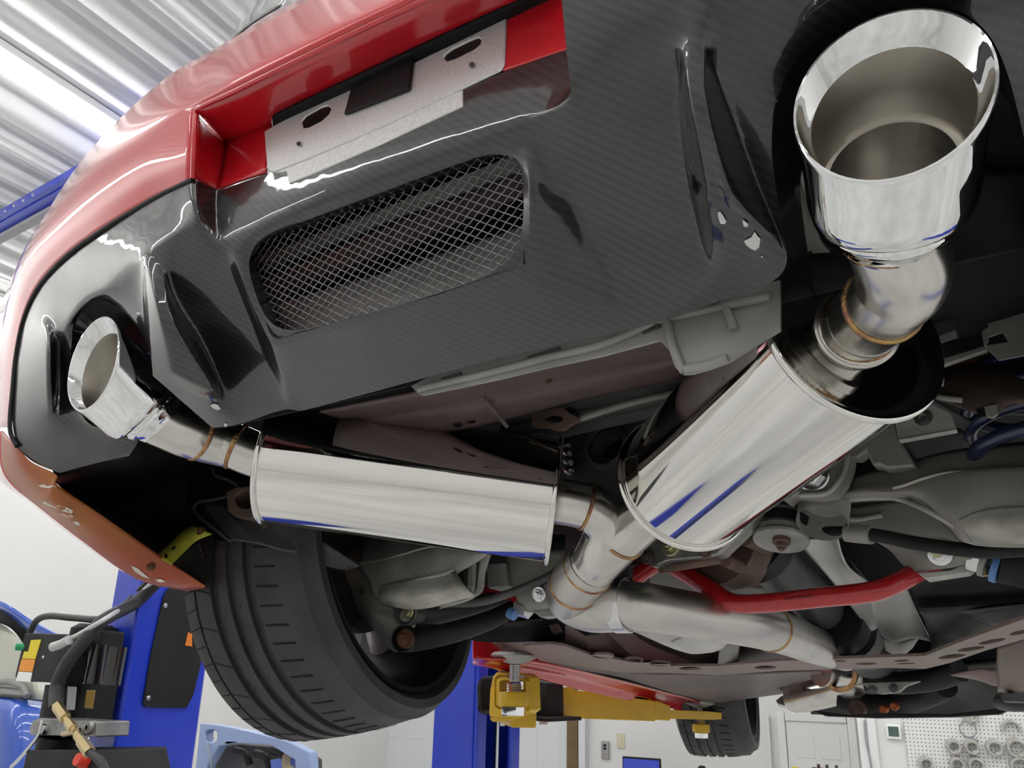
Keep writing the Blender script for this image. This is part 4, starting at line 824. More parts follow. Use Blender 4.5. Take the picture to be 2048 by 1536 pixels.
ext_px('adjuster_plate', [(1060, 1172), (1096, 1168), (1100, 1202), (1066, 1206)], .838, .004, STAMP, sbl); bolt('adjuster_bolt', L(1078, 1188, .836), Vector((.1, -1, -.2)), .015, ZINC, sbl)
ext_px('bracket_foot', [(1064, 1222), (1140, 1216), (1140, 1228), (1080, 1234)], .86, .03, STAMPL, sbl)
abl = tube('adjuster_nut', [L(1036, 1214, .87), L(1058, 1220, .87)], .018, ZINC, car, seg=6, smoothpath=False); tube('blue_bush', [L(1019, 1225, .86), L(1030, 1231, .86)], .011, BLUEB, abl, seg=16, smoothpath=False)
tube('sway_bar', [L(880, 1208, .78), L(960, 1204, .80), L(1020, 1186, .82), L(1080, 1162, .83), L(1120, 1140, .84)], .008, BODYD, car, seg=12)
# mid floor: heat shields, pans, brace with holes
s1 = patch('tunnel_shield', P([[(1590, 1062, .98), (1630, 1052, 1.0), (1662, 1062, 1.0), (1676, 1080, 1.0)], [(1608, 1098, 1.06), (1640, 1090, 1.06), (1668, 1092, 1.06), (1684, 1110, 1.06)], [(1636, 1130, 1.14), (1660, 1126, 1.14), (1684, 1130, 1.14), (1700, 1138, 1.14)], [(1672, 1172, 1.24), (1690, 1170, 1.24), (1712, 1170, 1.24), (1738, 1166, 1.24)], [(1700, 1210, 1.34), (1720, 1206, 1.34), (1740, 1200, 1.34), (1760, 1190, 1.34)], [(1740, 1262, 1.5), (1750, 1258, 1.5), (1756, 1250, 1.5), (1766, 1240, 1.5)]]), SHIELD, car, nu=5); part(s1, 'crinkled aluminium tunnel heat shield')
s2 = patch('tunnel_shield', P([[(1735, 1188, 1.25), (1760, 1182, 1.24), (1790, 1176, 1.23), (1812, 1172, 1.22)], [(1744, 1215, 1.32), (1772, 1214, 1.33), (1806, 1208, 1.31), (1826, 1206, 1.3)], [(1752, 1245, 1.42), (1778, 1250, 1.44), (1818, 1244, 1.41), (1842, 1240, 1.4)], [(1766, 1272, 1.5), (1790, 1284, 1.52), (1825, 1276, 1.5), (1862, 1282, 1.5)]]), SHIELD, car, nu=6, nv=5); part(s2, 'pale aluminium heat shield right of the propeller shaft')
ext_px('shield_slot', ell_px(1792, 1239, 5, 2, n=10), 1.42, .001, LINER, s2, bw=0)
patch('tunnel_box', P([[(1762, 1272, 1.55), (1800, 1280, 1.55), (1840, 1272, 1.55)], [(1772, 1300, 1.65), (1800, 1312, 1.65), (1824, 1296, 1.65)]]), STAMP, car)
s3 = patch('tunnel_shield', P([[(1232, 1236, 1.25), (1330, 1246, 1.25), (1460, 1262, 1.25)], [(1246, 1252, 1.32), (1340, 1272, 1.30), (1458, 1282, 1.30)], [(1290, 1272, 1.4), (1360, 1298, 1.36), (1440, 1298, 1.36)], [(1330, 1290, 1.45), (1380, 1306, 1.42), (1424, 1304, 1.42)]]), SHIELD, car, nu=6); part(s3, 'pale dished heat shield under the mid pipe')
tube('shield_rib', [L(1372, 1260, 1.24), L(1364, 1276, 1.25), L(1345, 1284, 1.26)], .004, SHIELD, s3, seg=8)
s4 = ext_px('tunnel_shield', [(1298, 1140), (1360, 1134), (1470, 1170), (1560, 1180), (1560, 1235), (1430, 1190), (1300, 1165)], 1.3, .004, SHIELD, car); part(s4, 'flat aluminium shield behind the red brace')
patch('tunnel_side', P([[(1500, 1100, 1.3), (1620, 1080, 1.3), (1700, 1120, 1.3)], [(1560, 1200, 1.6), (1660, 1190, 1.6), (1760, 1200, 1.6)], [(1600, 1300, 2.2), (1700, 1300, 2.2), (1800, 1300, 2.2)]]), BODYD, car)
patch('tunnel_side', P([[(1250, 1130, 1.4), (1400, 1120, 1.4), (1540, 1130, 1.4)], [(1260, 1260, 1.6), (1400, 1270, 1.6), (1560, 1280, 1.6)], [(1400, 1330, 1.8), (1500, 1330, 1.8), (1640, 1330, 1.8)]]), MAUVE, car)
patch('tunnel_skirt', P([[(1440, 1280, 1.5), (1460, 1282, 1.5), (1480, 1284, 1.5)], [(1436, 1328, 1.6), (1456, 1332, 1.6), (1476, 1326, 1.6)]]), STAMP, car)
tank = patch('fuel_tank_cover', P([[(1812, 1150, 1.1), (1900, 1146, 1.05), (2060, 1120, 1.0), (2150, 1100, 1.0)], [(1830, 1190, 1.15), (1900, 1186, 1.1), (2060, 1180, 1.02), (2150, 1170, 1.0)], [(1840, 1216, 1.15), (1860, 1222, 1.12), (2060, 1206, 1.02), (2150, 1200, 1.0)], [(1850, 1240, 1.25), (1900, 1245, 1.2), (2060, 1226, 1.12), (2150, 1216, 1.1)], [(1860, 1278, 1.4), (1930, 1278, 1.36), (1990, 1258, 1.3), (2150, 1240, 1.2)], [(1862, 1300, 1.55), (1930, 1296, 1.5), (2000, 1270, 1.42), (2150, 1250, 1.3)]]), BLACK, car, t=.006); part(tank, 'black tank cover with a pressed ridge')
patch('cover_facet', P([[(1910, 1224, 1.10), (1980, 1216, 1.04), (2060, 1208, 1.0)], [(1990, 1250, 1.2), (2030, 1250, 1.16), (2080, 1246, 1.1)]]), BODYD, tank)
# transverse brace with lightening holes
tb = ext('cross_brace', [LZ(a, b, -.236) for a, b in [(1045, 1292), (1100, 1288), (1130, 1292), (1180, 1310), (1250, 1322), (1330, 1332), (1440, 1332), (1560, 1322), (1700, 1317), (1850, 1312), (1905, 1290), (1965, 1268), (2060, 1234), (2100, 1230), (2100, 1276), (2060, 1275), (1970, 1302), (1900, 1326), (1850, 1338), (1780, 1336), (1700, 1338), (1560, 1342), (1440, 1350), (1330, 1346), (1240, 1346), (1150, 1334), (1080, 1322)]], Vector((0, 0, .006)), PINKISH, car, bw=.001,
         holes=[[LZ(a, b, -.236) for a, b in ell_px(*h, n=14)] for h in ((1206, 1313, 22, 4.5, .05), (1268, 1321.5, 19, 3.5, .05), (1320, 1329, 22, 4, .05), (1380, 1337, 23, 3.6, 0), (1530, 1335, 22, 3.6, -.03), (1680, 1322, 11, 2.2, 0), (1732, 1327.5, 22, 2.6, 0), (1804, 1321.5, 16, 2.4, -.05), (1812, 1327, 20, 1.6, -.05), (1904, 1313, 28, 4, -.12), (1942, 1298, 28, 4, -.14), (1984, 1283, 28, 4, -.2), (2040, 1265, 22, 4, -.2))])
part(tb, 'pinkish underbody cross brace punched with holes')
patch('sill_floor', [[LZ(a, b, z) for a, b, z in r] for r in ([(985, 1286, -.2), (1040, 1262, -.18), (1110, 1240, -.17), (1200, 1250, -.16)], [(1000, 1298, -.212), (1060, 1286, -.208), (1130, 1272, -.20), (1240, 1290, -.19)], [(1000, 1308, -.225), (1080, 1302, -.222), (1150, 1303, -.22), (1280, 1318, -.215)], [(1060, 1312, -.230), (1140, 1322, -.230), (1240, 1342, -.230), (1400, 1350, -.232)])], PINKISH, car, nu=5)
patch('floor_ahead', [[LZ(a, b, z) for a, b, z in r] for r in ([(1080, 1320, -.233), (1250, 1342, -.233), (1440, 1346, -.232), (1640, 1340, -.225)], [(1150, 1338, -.240), (1320, 1370, -.245), (1440, 1366, -.230), (1640, 1352, -.205)], [(1250, 1362, -.250), (1380, 1394, -.258), (1460, 1386, -.24), (1600, 1366, -.205)], [(1330, 1384, -.256), (1420, 1404, -.264), (1470, 1400, -.25), (1580, 1385, -.215)])], MAUVE, car, nu=5)
patch('black_tray', P([[(1010, 1245, 1.2), (1080, 1238, 1.2), (1160, 1225, 1.2)], [(1000, 1268, 1.3), (1080, 1262, 1.3), (1190, 1250, 1.3)], [(1030, 1278, 1.36), (1100, 1276, 1.36), (1200, 1268, 1.36)]]), BLACK, car)
bpy.context.view_layer.update()
sill = patch('red_sill', [[LX(a, b, x) for a, b, x in r] for r in ([(948, 1316, -.80), (1060, 1322, -.79), (1200, 1350, -.78), (1330, 1384, -.77), (1400, 1404, -.76)], [(945, 1321, -.86), (1060, 1336, -.86), (1200, 1366, -.86), (1330, 1396, -.86), (1400, 1412, -.86)], [(946, 1326, -.88), (1060, 1352, -.88), (1200, 1388, -.88), (1330, 1414, -.88), (1400, 1426, -.88)], [(946, 1318, -.91), (1060, 1340, -.91), (1200, 1374, -.91), (1330, 1402, -.91), (1400, 1416, -.91)], [(946, 1200, -.92), (1060, 1240, -.92), (1200, 1290, -.92), (1330, 1330, -.92), (1400, 1350, -.92)])]
 , RED, car, nu=4, nv=3); part(sill, 'red painted door sill')
# front end seen far under the floor
fp = tube('front_pipe', [L(1640, 1340, 2.05), L(1700, 1342, 2.15), L(1722, 1352, 2.25), L(1690, 1374, 2.4), L(1630, 1392, 2.5), L(1590, 1398, 2.6)], .045, BRUSH, car, seg=24); part(fp, 'satin exhaust front pipe with heat-tinted flange')
lathe('flange_ring', [(.045, -.008), (.057, -.006), (.057, .006), (.045, .008)], L(1676, 1342, 2.06), Vector((-.2, -1, -.2)), WELD, fp, seg=30)
patch('front_shield', P([[(1560, 1378, 2.5), (1620, 1350, 2.45), (1690, 1346, 2.4)], [(1575, 1392, 2.55), (1640, 1380, 2.5), (1710, 1362, 2.45)]]), RUSTY, car)
chp = patch('chrome_elbow', P([[(1552, 1402, 2.6), (1568, 1392, 2.6), (1600, 1402, 2.62)], [(1556, 1408, 2.58), (1590, 1414, 2.58), (1640, 1404, 2.6)], [(1560, 1414, 2.62), (1600, 1420, 2.62), (1640, 1408, 2.64)]]), CHROME, car)
et = patch('engine_tray', P([[(1660, 1336, 2.2), (1760, 1334, 2.2), (1860, 1330, 2.1), (2010, 1320, 2.0)], [(1640, 1368, 2.4), (1760, 1366, 2.4), (1880, 1362, 2.3), (2010, 1350, 2.1)], [(1620, 1400, 2.6), (1760, 1400, 2.6), (1900, 1398, 2.5), (2015, 1380, 2.2)], [(1622, 1426, 2.7), (1760, 1430, 2.7), (1900, 1430, 2.6), (2010, 1420, 2.4)]]), BLACK, car, t=.01); part(et, 'black engine undertray')
tube('front_crossmember', [L(1730, 1362, 2.1), L(1800, 1366, 2.1), L(1870, 1358, 2.05), L(1920, 1340, 2.0)], .03, BLACK, car, seg=16)
tube('front_crossmember', [L(1680, 1398, 2.4), L(1740, 1412, 2.4), L(1800, 1408, 2.4), L(1850, 1392, 2.3), L(1890, 1370, 2.2)], .035, BLACK, car, seg=16)
gp = ext_px('gearbox_plate', [(1720, 1366), (1840, 1362), (1812, 1372), (1798, 1384), (1760, 1388), (1742, 1380)], 1.98, .02, ALU, car); 
for p in ((1744, 1380), (1786, 1376)): bolt('plate_bolt', L(*p, 1.975), Vector((0, -1, -.3)), .011, BODYD, gp, stud=False)
lathe('pulley', [(0, -.02), (.010, -.02), (.012, 0), (.024, 0), (.025, .03)], L(1712, 1417, 2.3), Vector((0, 1, 0)), RUSTY, car, seg=24)
for p in ((1767, 1419), (1788, 1413)): lathe('orange_cap', [(0, -.012), (.010, -.010), (.012, 0), (.012, .02)], L(*p, 2.3), Vector((0, 1, .2)), ORANGECAP, car, seg=16)
ext_px('tray_lip', [(1624, 1420), (1700, 1430), (1760, 1426), (1900, 1428), (2004, 1416), (2012, 1390), (2016, 1420), (2000, 1428), (1900, 1434), (1750, 1436), (1650, 1432)], 2.25, .03, BLACK, et)
rail = patch('side_rail', P([[(1995, 1296, 1.5), (2030, 1280, 1.4), (2110, 1250, 1.2)], [(1994, 1330, 1.6), (2030, 1330, 1.5), (2110, 1320, 1.3)], [(1996, 1384, 1.8), (2030, 1384, 1.7), (2110, 1380, 1.5)]]), PINKISH, car); part(rail, 'pinkish side rail at the right edge')
patch('front_wing_liner', P([[(1900, 1350, 1.9), (1960, 1338, 1.9), (1990, 1340, 1.85)], [(1960, 1360, 2.0), (1985, 1370, 1.95), (2000, 1372, 1.9)]]), PINKISH, car)
ext_px('rail_foot', [(2000, 1386), (2060, 1384), (2060, 1404), (2004, 1402)], 1.7, .05, BODYD, car)
tube('chrome_edge', [L(2000, 1404, 1.9), L(2030, 1408, 1.85), L(2080, 1404, 1.8)], .018, BODYD, car, seg=10)

patch('arch_inner_wall', P([[(860, 1050, 1.15), (960, 1060, 1.15), (1130, 1070, 1.15)], [(870, 1180, 1.2), (970, 1190, 1.2), (1130, 1190, 1.2)], [(900, 1270, 1.22), (975, 1284, 1.25), (1130, 1280, 1.3)]]), LINER, car)
patch('tip_well', P([[(1560, -60, .10), (1800, -80, .10), (2160, -80, .10)], [(1600, 150, .12), (1800, 150, .12), (2160, 150, .12)], [(1640, 330, .16), (1850, 330, .17), (2160, 330, .18)]]), LINER, car)
patch('tip_well', P([[(100, 560, .10), (230, 540, .10), (340, 600, .10)], [(110, 700, .13), (230, 700, .14), (340, 720, .14)], [(130, 880, .15), (230, 870, .17), (360, 840, .18)]]), LINER, car)
patch('tunnel_wall', P([[(1100, 1190, 2.3), (1350, 1190, 2.3), (1640, 1190, 2.3)], [(1100, 1330, 2.35), (1350, 1335, 2.35), (1640, 1345, 2.35)]]), MAUVE, car)
patch('tunnel_wall', P([[(1640, 1190, 2.75), (1850, 1190, 2.75), (2120, 1190, 2.75)], [(1640, 1400, 2.8), (1850, 1410, 2.8), (2120, 1410, 2.8)]]), LINER, car)
# ---- wheels
def make_wheel(c, axis_tilt, camber, R, W, rim_r, name_label, detail=True, fwd=0):
    """c: centre of the inner side; the tyre runs outwards (-x)"""
    ax = Vector((-1, 0, 0)); ax = Matrix.Rotation(axis_tilt, 3, 'Z') @ (Matrix.Rotation(camber, 3, 'Y') @ ax)
    u = Vector((0, 1, 0)); u = (u - ax * u.dot(ax)).normalized(); v = ax.cross(u)
    def ringpt(r, h, a): return c + ax * h + u * (r * math.cos(a)) + v * (r * math.sin(a))
    w = R - rim_r
    def pr_(h): return crown(h) if h <= W - .03 else crown(W - .03) + (R - .012 - crown(W - .03)) * min(1, (h - W + .03) / .018)
    gr = [.434, .565, .701, .86] ; gw = .020; gd = .009
    prof = [(rim_r, .012), (rim_r + .004, .004), (rim_r + w * .3, -.010), (rim_r + w * .6, -.008), (R - .02, .006), (R - .006, .022)]
    tw0, tw1 = .03, W - .03
    def crown(h): t = (h - W / 2) / (W / 2); return R - .010 * t * t
    pts = [(crown(tw0), tw0)]
    for g in gr[:3] + [gr[3]]:
        h = g * W; ww = gw if g != gr[3] else .005
        pts += [(crown(h - ww / 2), h - ww / 2), (crown(h) - gd, h - ww / 2 + .001), (crown(h) - gd, h + ww / 2 - .001), (crown(h + ww / 2), h + ww / 2)]
    pts += [(crown(tw1), tw1)]
    prof += pts + [(R - .012, W - .012), (R - .05, W + .004), (rim_r, W - .01)]
    seg = 144; V = []; F = []; n = len(prof)
    for k in range(seg):
        a = 2 * math.pi * k / seg
        for r, h in prof: V.append(ringpt(r, h, a))
    for k in range(seg):
        k2 = (k + 1) % seg
        for i in range(n - 1): F.append((k * n + i, k2 * n + i, k2 * n + i + 1, k * n + i + 1))
    ty = mesh_obj('tyre', V, F, RUBBER, car, ang=35); part(ty, name_label)
    # tread sipes: dark grooved slots, one mesh of fine relief
    if detail:
        V = []; F = []
        def slot(h0, h1, a0, a1, wd):
            m_ = 5
            for i in range(m_ + 1):
                t = i / m_; h = h0 + (h1 - h0) * t; a = a0 + (a1 - a0) * t
                V.extend([ringpt(pr_(h) + .0003, h, a - wd / R / 2), ringpt(pr_(h) + .0003, h, a + wd / R / 2)])
            b = len(V) - 2 * (m_ + 1)
            for i in range(m_): F.append((b + 2 * i, b + 2 * i + 1, b + 2 * i + 3, b + 2 * i + 2))
        nb = 56
        for k in range(nb):
            a = 2 * math.pi * k / nb
            slot(.24 * W, .385 * W, a, a + .03, .004)
            slot(.872 * W, .955 * W, a, a - .012, .003)
            if k % 2 == 0:
                slot(.85 * W, .735 * W, a, a - .05, .003); slot(.665 * W, .645 * W, a, a + .025, .002); slot(.53 * W, .51 * W, a + .05, a + .075, .002)
        s_ = mesh_obj('tread_sipe', V, F, GROOVE, ty, smooth=False); solid(s_, .0008, 1); tag(s_, kind='stuff')
    rm = lathe('rim_barrel', [(rim_r + .002, .004), (rim_r + .001, -.004), (rim_r - .008, -.002), (rim_r - .012, .012), (rim_r - .028, .03), (rim_r - .04, .07), (rim_r - .045, W - .06), (rim_r - .02, W - .02), (rim_r, W)], c, ax, BLACK, car, seg=72); part(rm, 'black wheel rim seen from inside')
    for k in range(5):
        a = 2 * math.pi * k / 5 + .35
        for da in (-.16, .16):
            p = [ringpt(.06, W * .55, a), ringpt(.14, W * .52, a + da * .7), ringpt(rim_r - .035, W * .6, a + da)]
            tube('spoke', p, [.032, .028, .032], mat('spoke_grey', (.50, .45, .45), rough=.35, metal=.4), rm, seg=10, n=4)
    lathe('hub', [(0, W * .6), (.07, W * .6), (.075, W * .5), (.06, W * .4), (.05, W * .25), (0, W * .25)], c, ax, RUSTY, rm, seg=24)
    lathe('brake_disc', [(.05, W * .4), (.13, W * .4), (.13, W * .34), (.05, W * .34)], c, ax, mat('brake_disc', (.09, .085, .08), metal=.8, rough=.45), rm, seg=48)
    return ty
make_wheel(Vector((-.653, .805, -.105)), .156, -.217, .325, .312, .27, 'wide rear tyre with three deep grooves')
make_wheel(Vector((-.735, 3.02, -.105)), .25, -.07, .335, .265, .268, 'front tyre far under the car')

# ================================================================== LIFT under the car
def WY(px, py, y):
    r = _rayw(px, py); return CAMW + r * ((y - CAMW.y) / r.y)
def WX(px, py, x):
    r = _rayw(px, py); return CAMW + r * ((x - CAMW.x) / r.x)
def WPL(px, py, p0, n):
    r = _rayw(px, py); return CAMW + r * ((p0 - CAMW).dot(n) / r.dot(n))
def c2w(p): return CARROT @ p + CARLOC
def wext(name, pts, y, dy, m, parent, holes=(), bw=.003): return ext(name, [WY(a, b, y) for a, b in pts], Vector((0, dy, 0)), m, parent, holes=[[WY(a, b, y) for a, b in h] for h in holes], bw=bw)
padN = c2w(LX(1030, 1314, -.80)); padF = c2w(LX(1400, 1408, -.80))
colx = -1.30
k1 = WX(956, 1440, colx)                       # near corner of the open channel
k2 = WX(1032, 1500, colx)
kl = WY(884, 1440, k1.y)
BEAMZ = 4.25
lift = empty('vehicle_lift', (k1.x, k1.y, 0), 'blue lift post with yellow arms holding up the red car', 'lift')
def post(name, xr, y0, w, d, m, parent, top=BEAMZ):
    """post with its flat rear face at y0 and its inner face at xr"""
    return box(name, Vector((xr - w / 2, y0 + d / 2, top / 2)), Vector((w / 2, 0, 0)), Vector((0, d / 2, 0)), Vector((0, 0, top / 2)), m, parent, .008)
wcol = max(.18, abs(kl.x - k1.x)); dcol = max(.25, k2.y - k1.y)
post('post_web', colx - .02, k1.y, wcol, .012, LIFTBLUE, lift)
post('post_web', colx - wcol + .01, k1.y, .012, dcol, LIFTBLUE, lift)
post('post_web', colx - .02, k1.y + dcol, wcol, .012, LIFTBLUE, lift)
post('post_lip', colx, k1.y, .02, .055, LIFTBLUE, lift); post('post_lip', colx, k1.y + dcol - .05, .02, .06, LIFTBLUE, lift)
post('cable_guard', colx - .10, k1.y + .06, .06, dcol - .12, BLACK, lift)
for yy in (.075, .155): tube('lift_cable', [Vector((colx - .03, k1.y + yy, .1)), Vector((colx - .03, k1.y + yy, BEAMZ - .1))], .008, ZINC, lift, seg=8, smoothpath=False)
# carriage
cy_ = padN.y + .30
car_b = wext('carriage', [(953, 1372), (957, 1360), (966, 1353), (1000, 1350), (1062, 1358), (1094, 1366), (1095, 1440), (1060, 1438), (962, 1428), (954, 1420)], cy_ + .12, .10, BLACK, lift, holes=[[(961, 1374), (966, 1360), (1060, 1364), (1060, 1426), (962, 1422)]], bw=.004)
wext('carriage_floor', [(990, 1428), (1097, 1436), (1097, 1444), (990, 1436)], cy_ + .05, .2, BLACK, car_b)
wext('carriage_cheek', [(1066, 1372), (1080, 1374), (1086, 1432), (1066, 1430)], cy_ + .16, .01, BODYD, car_b)
tube('pivot_pin', [WY(1067, 1388, cy_ + .13), WY(1067, 1428, cy_ + .13)], .012, SHIELD, car_b, seg=14, smoothpath=False)
for p in ((1005, 1440), (1038, 1442)): tube('latch_pin', [WY(p[0], p[1] - 6, cy_ + .1), WY(p[0], p[1] + 12, cy_ + .1)], .009, ZINC, car_b, seg=12, smoothpath=False)
# near arm: nested yellow tubes pointing at the viewer, adapter on its end
na = wext('lift_arm', [(978, 1428), (980, 1380), (986, 1352), (994, 1344), (1048, 1346), (1060, 1356), (1062, 1420), (1050, 1428), (1020, 1436), (980, 1434)], padN.y + .05, .05, LIFTYEL, lift, holes=[[(990, 1412), (990, 1356), (996, 1350), (1046, 1352), (1054, 1360), (1054, 1412), (1048, 1418), (998, 1418)]], bw=.004)
part(na, 'yellow telescopic lift arm pointing at the viewer')
wext('arm_section', [(992, 1410), (992, 1360), (1000, 1354), (1046, 1356), (1052, 1362), (1052, 1408), (1046, 1415), (1000, 1415)], padN.y + .03, .06, LIFTYEL, na, holes=[[(999, 1406), (999, 1364), (1004, 1360), (1042, 1361), (1046, 1365), (1046, 1405), (1042, 1409), (1003, 1409)]], bw=.003)
box('arm_tube', padN + Vector((-.17, .24, -.135)), Vector((-.135, .14, 0)), Vector((.026, .025, 0)), Vector((0, 0, .05)), LIFTYEL, na, .006)
wext('arm_base', [(978, 1436), (1040, 1430), (1026, 1440), (984, 1444)], padN.y + .06, .08, LIFTYEL, na)
pc = padN.copy()
def adapter(p, k, parent, label=None):
    """threaded screw pad standing on an arm end; p is the pad's centre"""
    z = Vector((0, 0, 1))
    pd = lathe('lift_pad', [(0, .012 * k), (.058 * k, .012 * k), (.068 * k, .004 * k), (.066 * k, 0), (.03 * k, -.014 * k), (.016 * k, -.018 * k)], p, z, STAMPL, parent, seg=36)
    hs_ = []
    for i in range(26): hs_.append(((.0135 if i % 2 else .0155) * k, (-.012 - .0022 * i) * k))
    lathe('screw_thread', hs_, p, z, ZINC, pd, seg=24, ang=20)
    lathe('screw_collar', [((.021 if i % 2 else .019) * k, (-.068 - .003 * i) * k) for i in range(8)], p, z, ZINC, pd, seg=28, ang=20)
    lathe('lift_collar', [(.022 * k, -.09 * k), (.040 * k, -.09 * k), (.041 * k, -.094 * k), (.041 * k, -.122 * k), (.040 * k, -.125 * k), (.022 * k, -.125 * k)], p, z, LIFTYEL, pd, seg=12)
    u, v, a = basis(z); lathe('screw_nut', [(.0, -.15 * k), (.031 * k, -.15 * k), (.033 * k, -.147 * k), (.033 * k, -.128 * k), (.03 * k, -.125 * k)], p, z, CHROME, pd, seg=8, ang=20)
    return pd
adapter(padN, 1.0, lift)
# far arm to the front pad
pa = WY(1066, 1400, cy_ + .2); pb = Vector((padF.x, padF.y, pa.z)); nn = (pb - pa).cross(Vector((0, 0, 1))).normalized()
fa = ext('lift_arm', [WPL(a, b, pa, nn) for a, b in [(1084, 1373), (1118, 1374), (1124, 1380), (1240, 1388), (1254, 1391), (1272, 1396), (1284, 1402), (1284, 1441), (1270, 1440), (1100, 1434), (1084, 1433)]], nn * .07, LIFTYEL, lift, bw=.005)
part(fa, 'yellow telescopic lift arm reaching to the front wheel')
ext('arm_section', [WPL(a, b, pa, nn) for a, b in [(1284, 1400), (1300, 1402), (1318, 1410), (1318, 1440), (1284, 1438)]], nn * .06, LIFTYEL, fa, bw=.004)
ext('arm_section', [WPL(a, b, pa, nn) for a, b in [(1318, 1418), (1400, 1422), (1422, 1424), (1422, 1437), (1400, 1438), (1318, 1436)]], nn * .055, LIFTYEL, fa, bw=.004)
adapter(padF, .8, lift)
dcl = wext('maker_plate', [(1077, 1441), (1094, 1442), (1094, 1449), (1078, 1449)], cy_ + .14, .004, mat('pink_plate', (.72, .52, .46), rough=.5), lift, bw=.001)
# right-hand post of the same lift, outside the frame, with its arm
lift2 = empty('vehicle_lift', (1.35, k1.y, 0), 'second blue lift post on the other side of the red car, outside the frame', 'lift')
post('post_web', 1.35 + wcol, k1.y, wcol, dcol, LIFTBLUE, lift2); tube('lift_arm', [Vector((1.3, k1.y + .1, padN.z - .1)), Vector((.8, padN.y, padN.z - .1))], .05, LIFTYEL, lift2, seg=4, smoothpath=False)

# ================================================================== neighbouring lift at the left
c0 = WD(258, 1320, 3.3)
nl = empty('neighbour_lift', (c0.x, c0.y, 0), 'blue lift post with black cover plate left of the rear tyre', 'lift')
yr = WX(412, 1345, c0.x).y; xl = WY(203, 1320, c0.y).x
wN = abs(c0.x - xl); dN = yr - c0.y
box('post', Vector((c0.x - wN / 2, c0.y + dN / 2, BEAMZ / 2)), Vector((wN / 2, 0, 0)), Vector((0, dN / 2, 0)), Vector((0, 0, BEAMZ / 2)), LIFTBLUE, nl, .012)
cov = ext('cover_plate', [WX(a, b, c0.x + .004) for a, b in [(326, 1192), (334, 1178), (396, 1160), (404, 1300), (400, 1330), (386, 1388), (372, 1416), (290, 1414), (284, 1408), (300, 1310)]], Vector((.006, 0, 0)), BLACK, nl, bw=.002); part(cov, 'black cover plate bolted on the blue post')
for p in ((331, 1211), (297, 1396)): bolt('cover_screw', WX(*p, c0.x + .011), Vector((1, 0, 0)), .009, ZINC, cov, stud=False)
ext('orange_sticker', [WX(a, b, c0.x + .011) for a, b in [(370, 1291), (376, 1264), (384, 1268), (384, 1293)]], Vector((.001, 0, 0)), ORANGE, cov, bw=0)
box('post_foot_rail', Vector((c0.x + .02, c0.y + .03, 1.0)), Vector((.01, 0, 0)), Vector((0, .02, 0)), Vector((0, 0, 1.0)), LIFTBLUE, nl)
# overhead beam of that lift
bm0 = WY(-60, 458, c0.y + .1); bm1 = WY(150, 362, c0.y + .1)
zb = (bm0.z + bm1.z) / 2
beam = empty('overhead_beam', (bm0.x, c0.y + .1, zb), 'blue overhead lift beam below the ribbed ceiling', 'beam')
xa, xb = bm0.x - 3.0, c0.x
xm = (xa + xb) / 2; hx = (xb - xa) / 2; by = c0.y + .1
box('beam_channel', Vector((xm, by, zb)), Vector((hx, 0, 0)), Vector((0, .03, 0)), Vector((0, 0, .028)), LIFTBLUE, beam)
box('beam_flange', Vector((xm, by + .06, zb - .034)), Vector((hx, 0, 0)), Vector((0, .05, 0)), Vector((0, 0, .006)), LIFTBLUE, beam)
box('shutoff_bar', Vector((xm, by + .10, zb - .06)), Vector((hx, 0, 0)), Vector((0, .03, 0)), Vector((0, 0, .015)), mat('grey_foam', (.36, .36, .38), rough=.6), beam)
for i in range(9): bolt('beam_bolt', Vector((bm0.x + .12 * i, by - .031, zb - .01)), Vector((0, -1, 0)), .012, ZINC, beam, stud=False)
# hydraulic power unit on the post's rear face
yP = c0.y - .18
pu = empty('power_unit', WY(120, 1500, yP), 'black hydraulic power unit with label and brass fitting on the blue post', 'power unit')
mo = tube('motor', [WY(190, 1258, yP + .1), WY(176, 1355, yP + .1)], .085, BLACK, pu, seg=28, smoothpath=False)
for a, b in (((197, 1290), (185, 1368)), ((236, 1294), (222, 1370))): tube('capacitor', [WY(*a, yP), WY(*b, yP)], .032, mat('black_gloss', (.008, .006, .006), rough=.15, coat=.6), pu, seg=20, smoothpath=False)
cbx = wext('control_box', [(50, 1266), (128, 1268), (150, 1275), (146, 1330), (118, 1366), (32, 1362), (30, 1350)], yP - .06, .14, BLACK, pu, bw=.004)
wext('warning_label', [(62, 1280), (82, 1279), (70, 1318), (44, 1317), (48, 1303), (56, 1303)], yP - .062, .002, mat('label_yellow', (.75, .60, .02), rough=.5), cbx, bw=0)
wext('warning_label', [(43, 1318), (70, 1319), (64, 1344), (37, 1342)], yP - .062, .002, mat('label_orange', (.80, .30, .03), rough=.5), cbx, bw=0)
wext('warning_label', [(37, 1343), (64, 1345), (60, 1364), (31, 1362)], yP - .062, .002, WHITEP, cbx, bw=0)
lathe('start_button', [(0, -.02), (.012, -.018), (.014, 0), (.014, .02)], WY(44, 1294, yP - .06), Vector((-.6, -.6, 0)), GREENB, cbx, seg=16)
bolt('box_screw', WY(87, 1314, yP - .062), Vector((0, -1, 0)), .006, ZINC, cbx, stud=False)
box('pump_bracket', WY(178, 1392, yP + .1), Vector((.09, 0, 0)), Vector((0, .06, 0)), Vector((0, 0, .14)), BLACK, pu, .008)
tube('pump_body', [WY(140, 1370, yP + .05), WY(128, 1440, yP + .05)], .085, BLACK, pu, seg=24, smoothpath=False)
wext('sight_label', [(135, 1373), (152, 1374), (148, 1420), (132, 1420)], yP - .05, .004, GREYP, pu)
wext('amber_label', [(173, 1380), (190, 1380), (184, 1418), (168, 1416)], yP - .05, .004, mat('amber', (.20, .12, .01), rough=.4), pu)
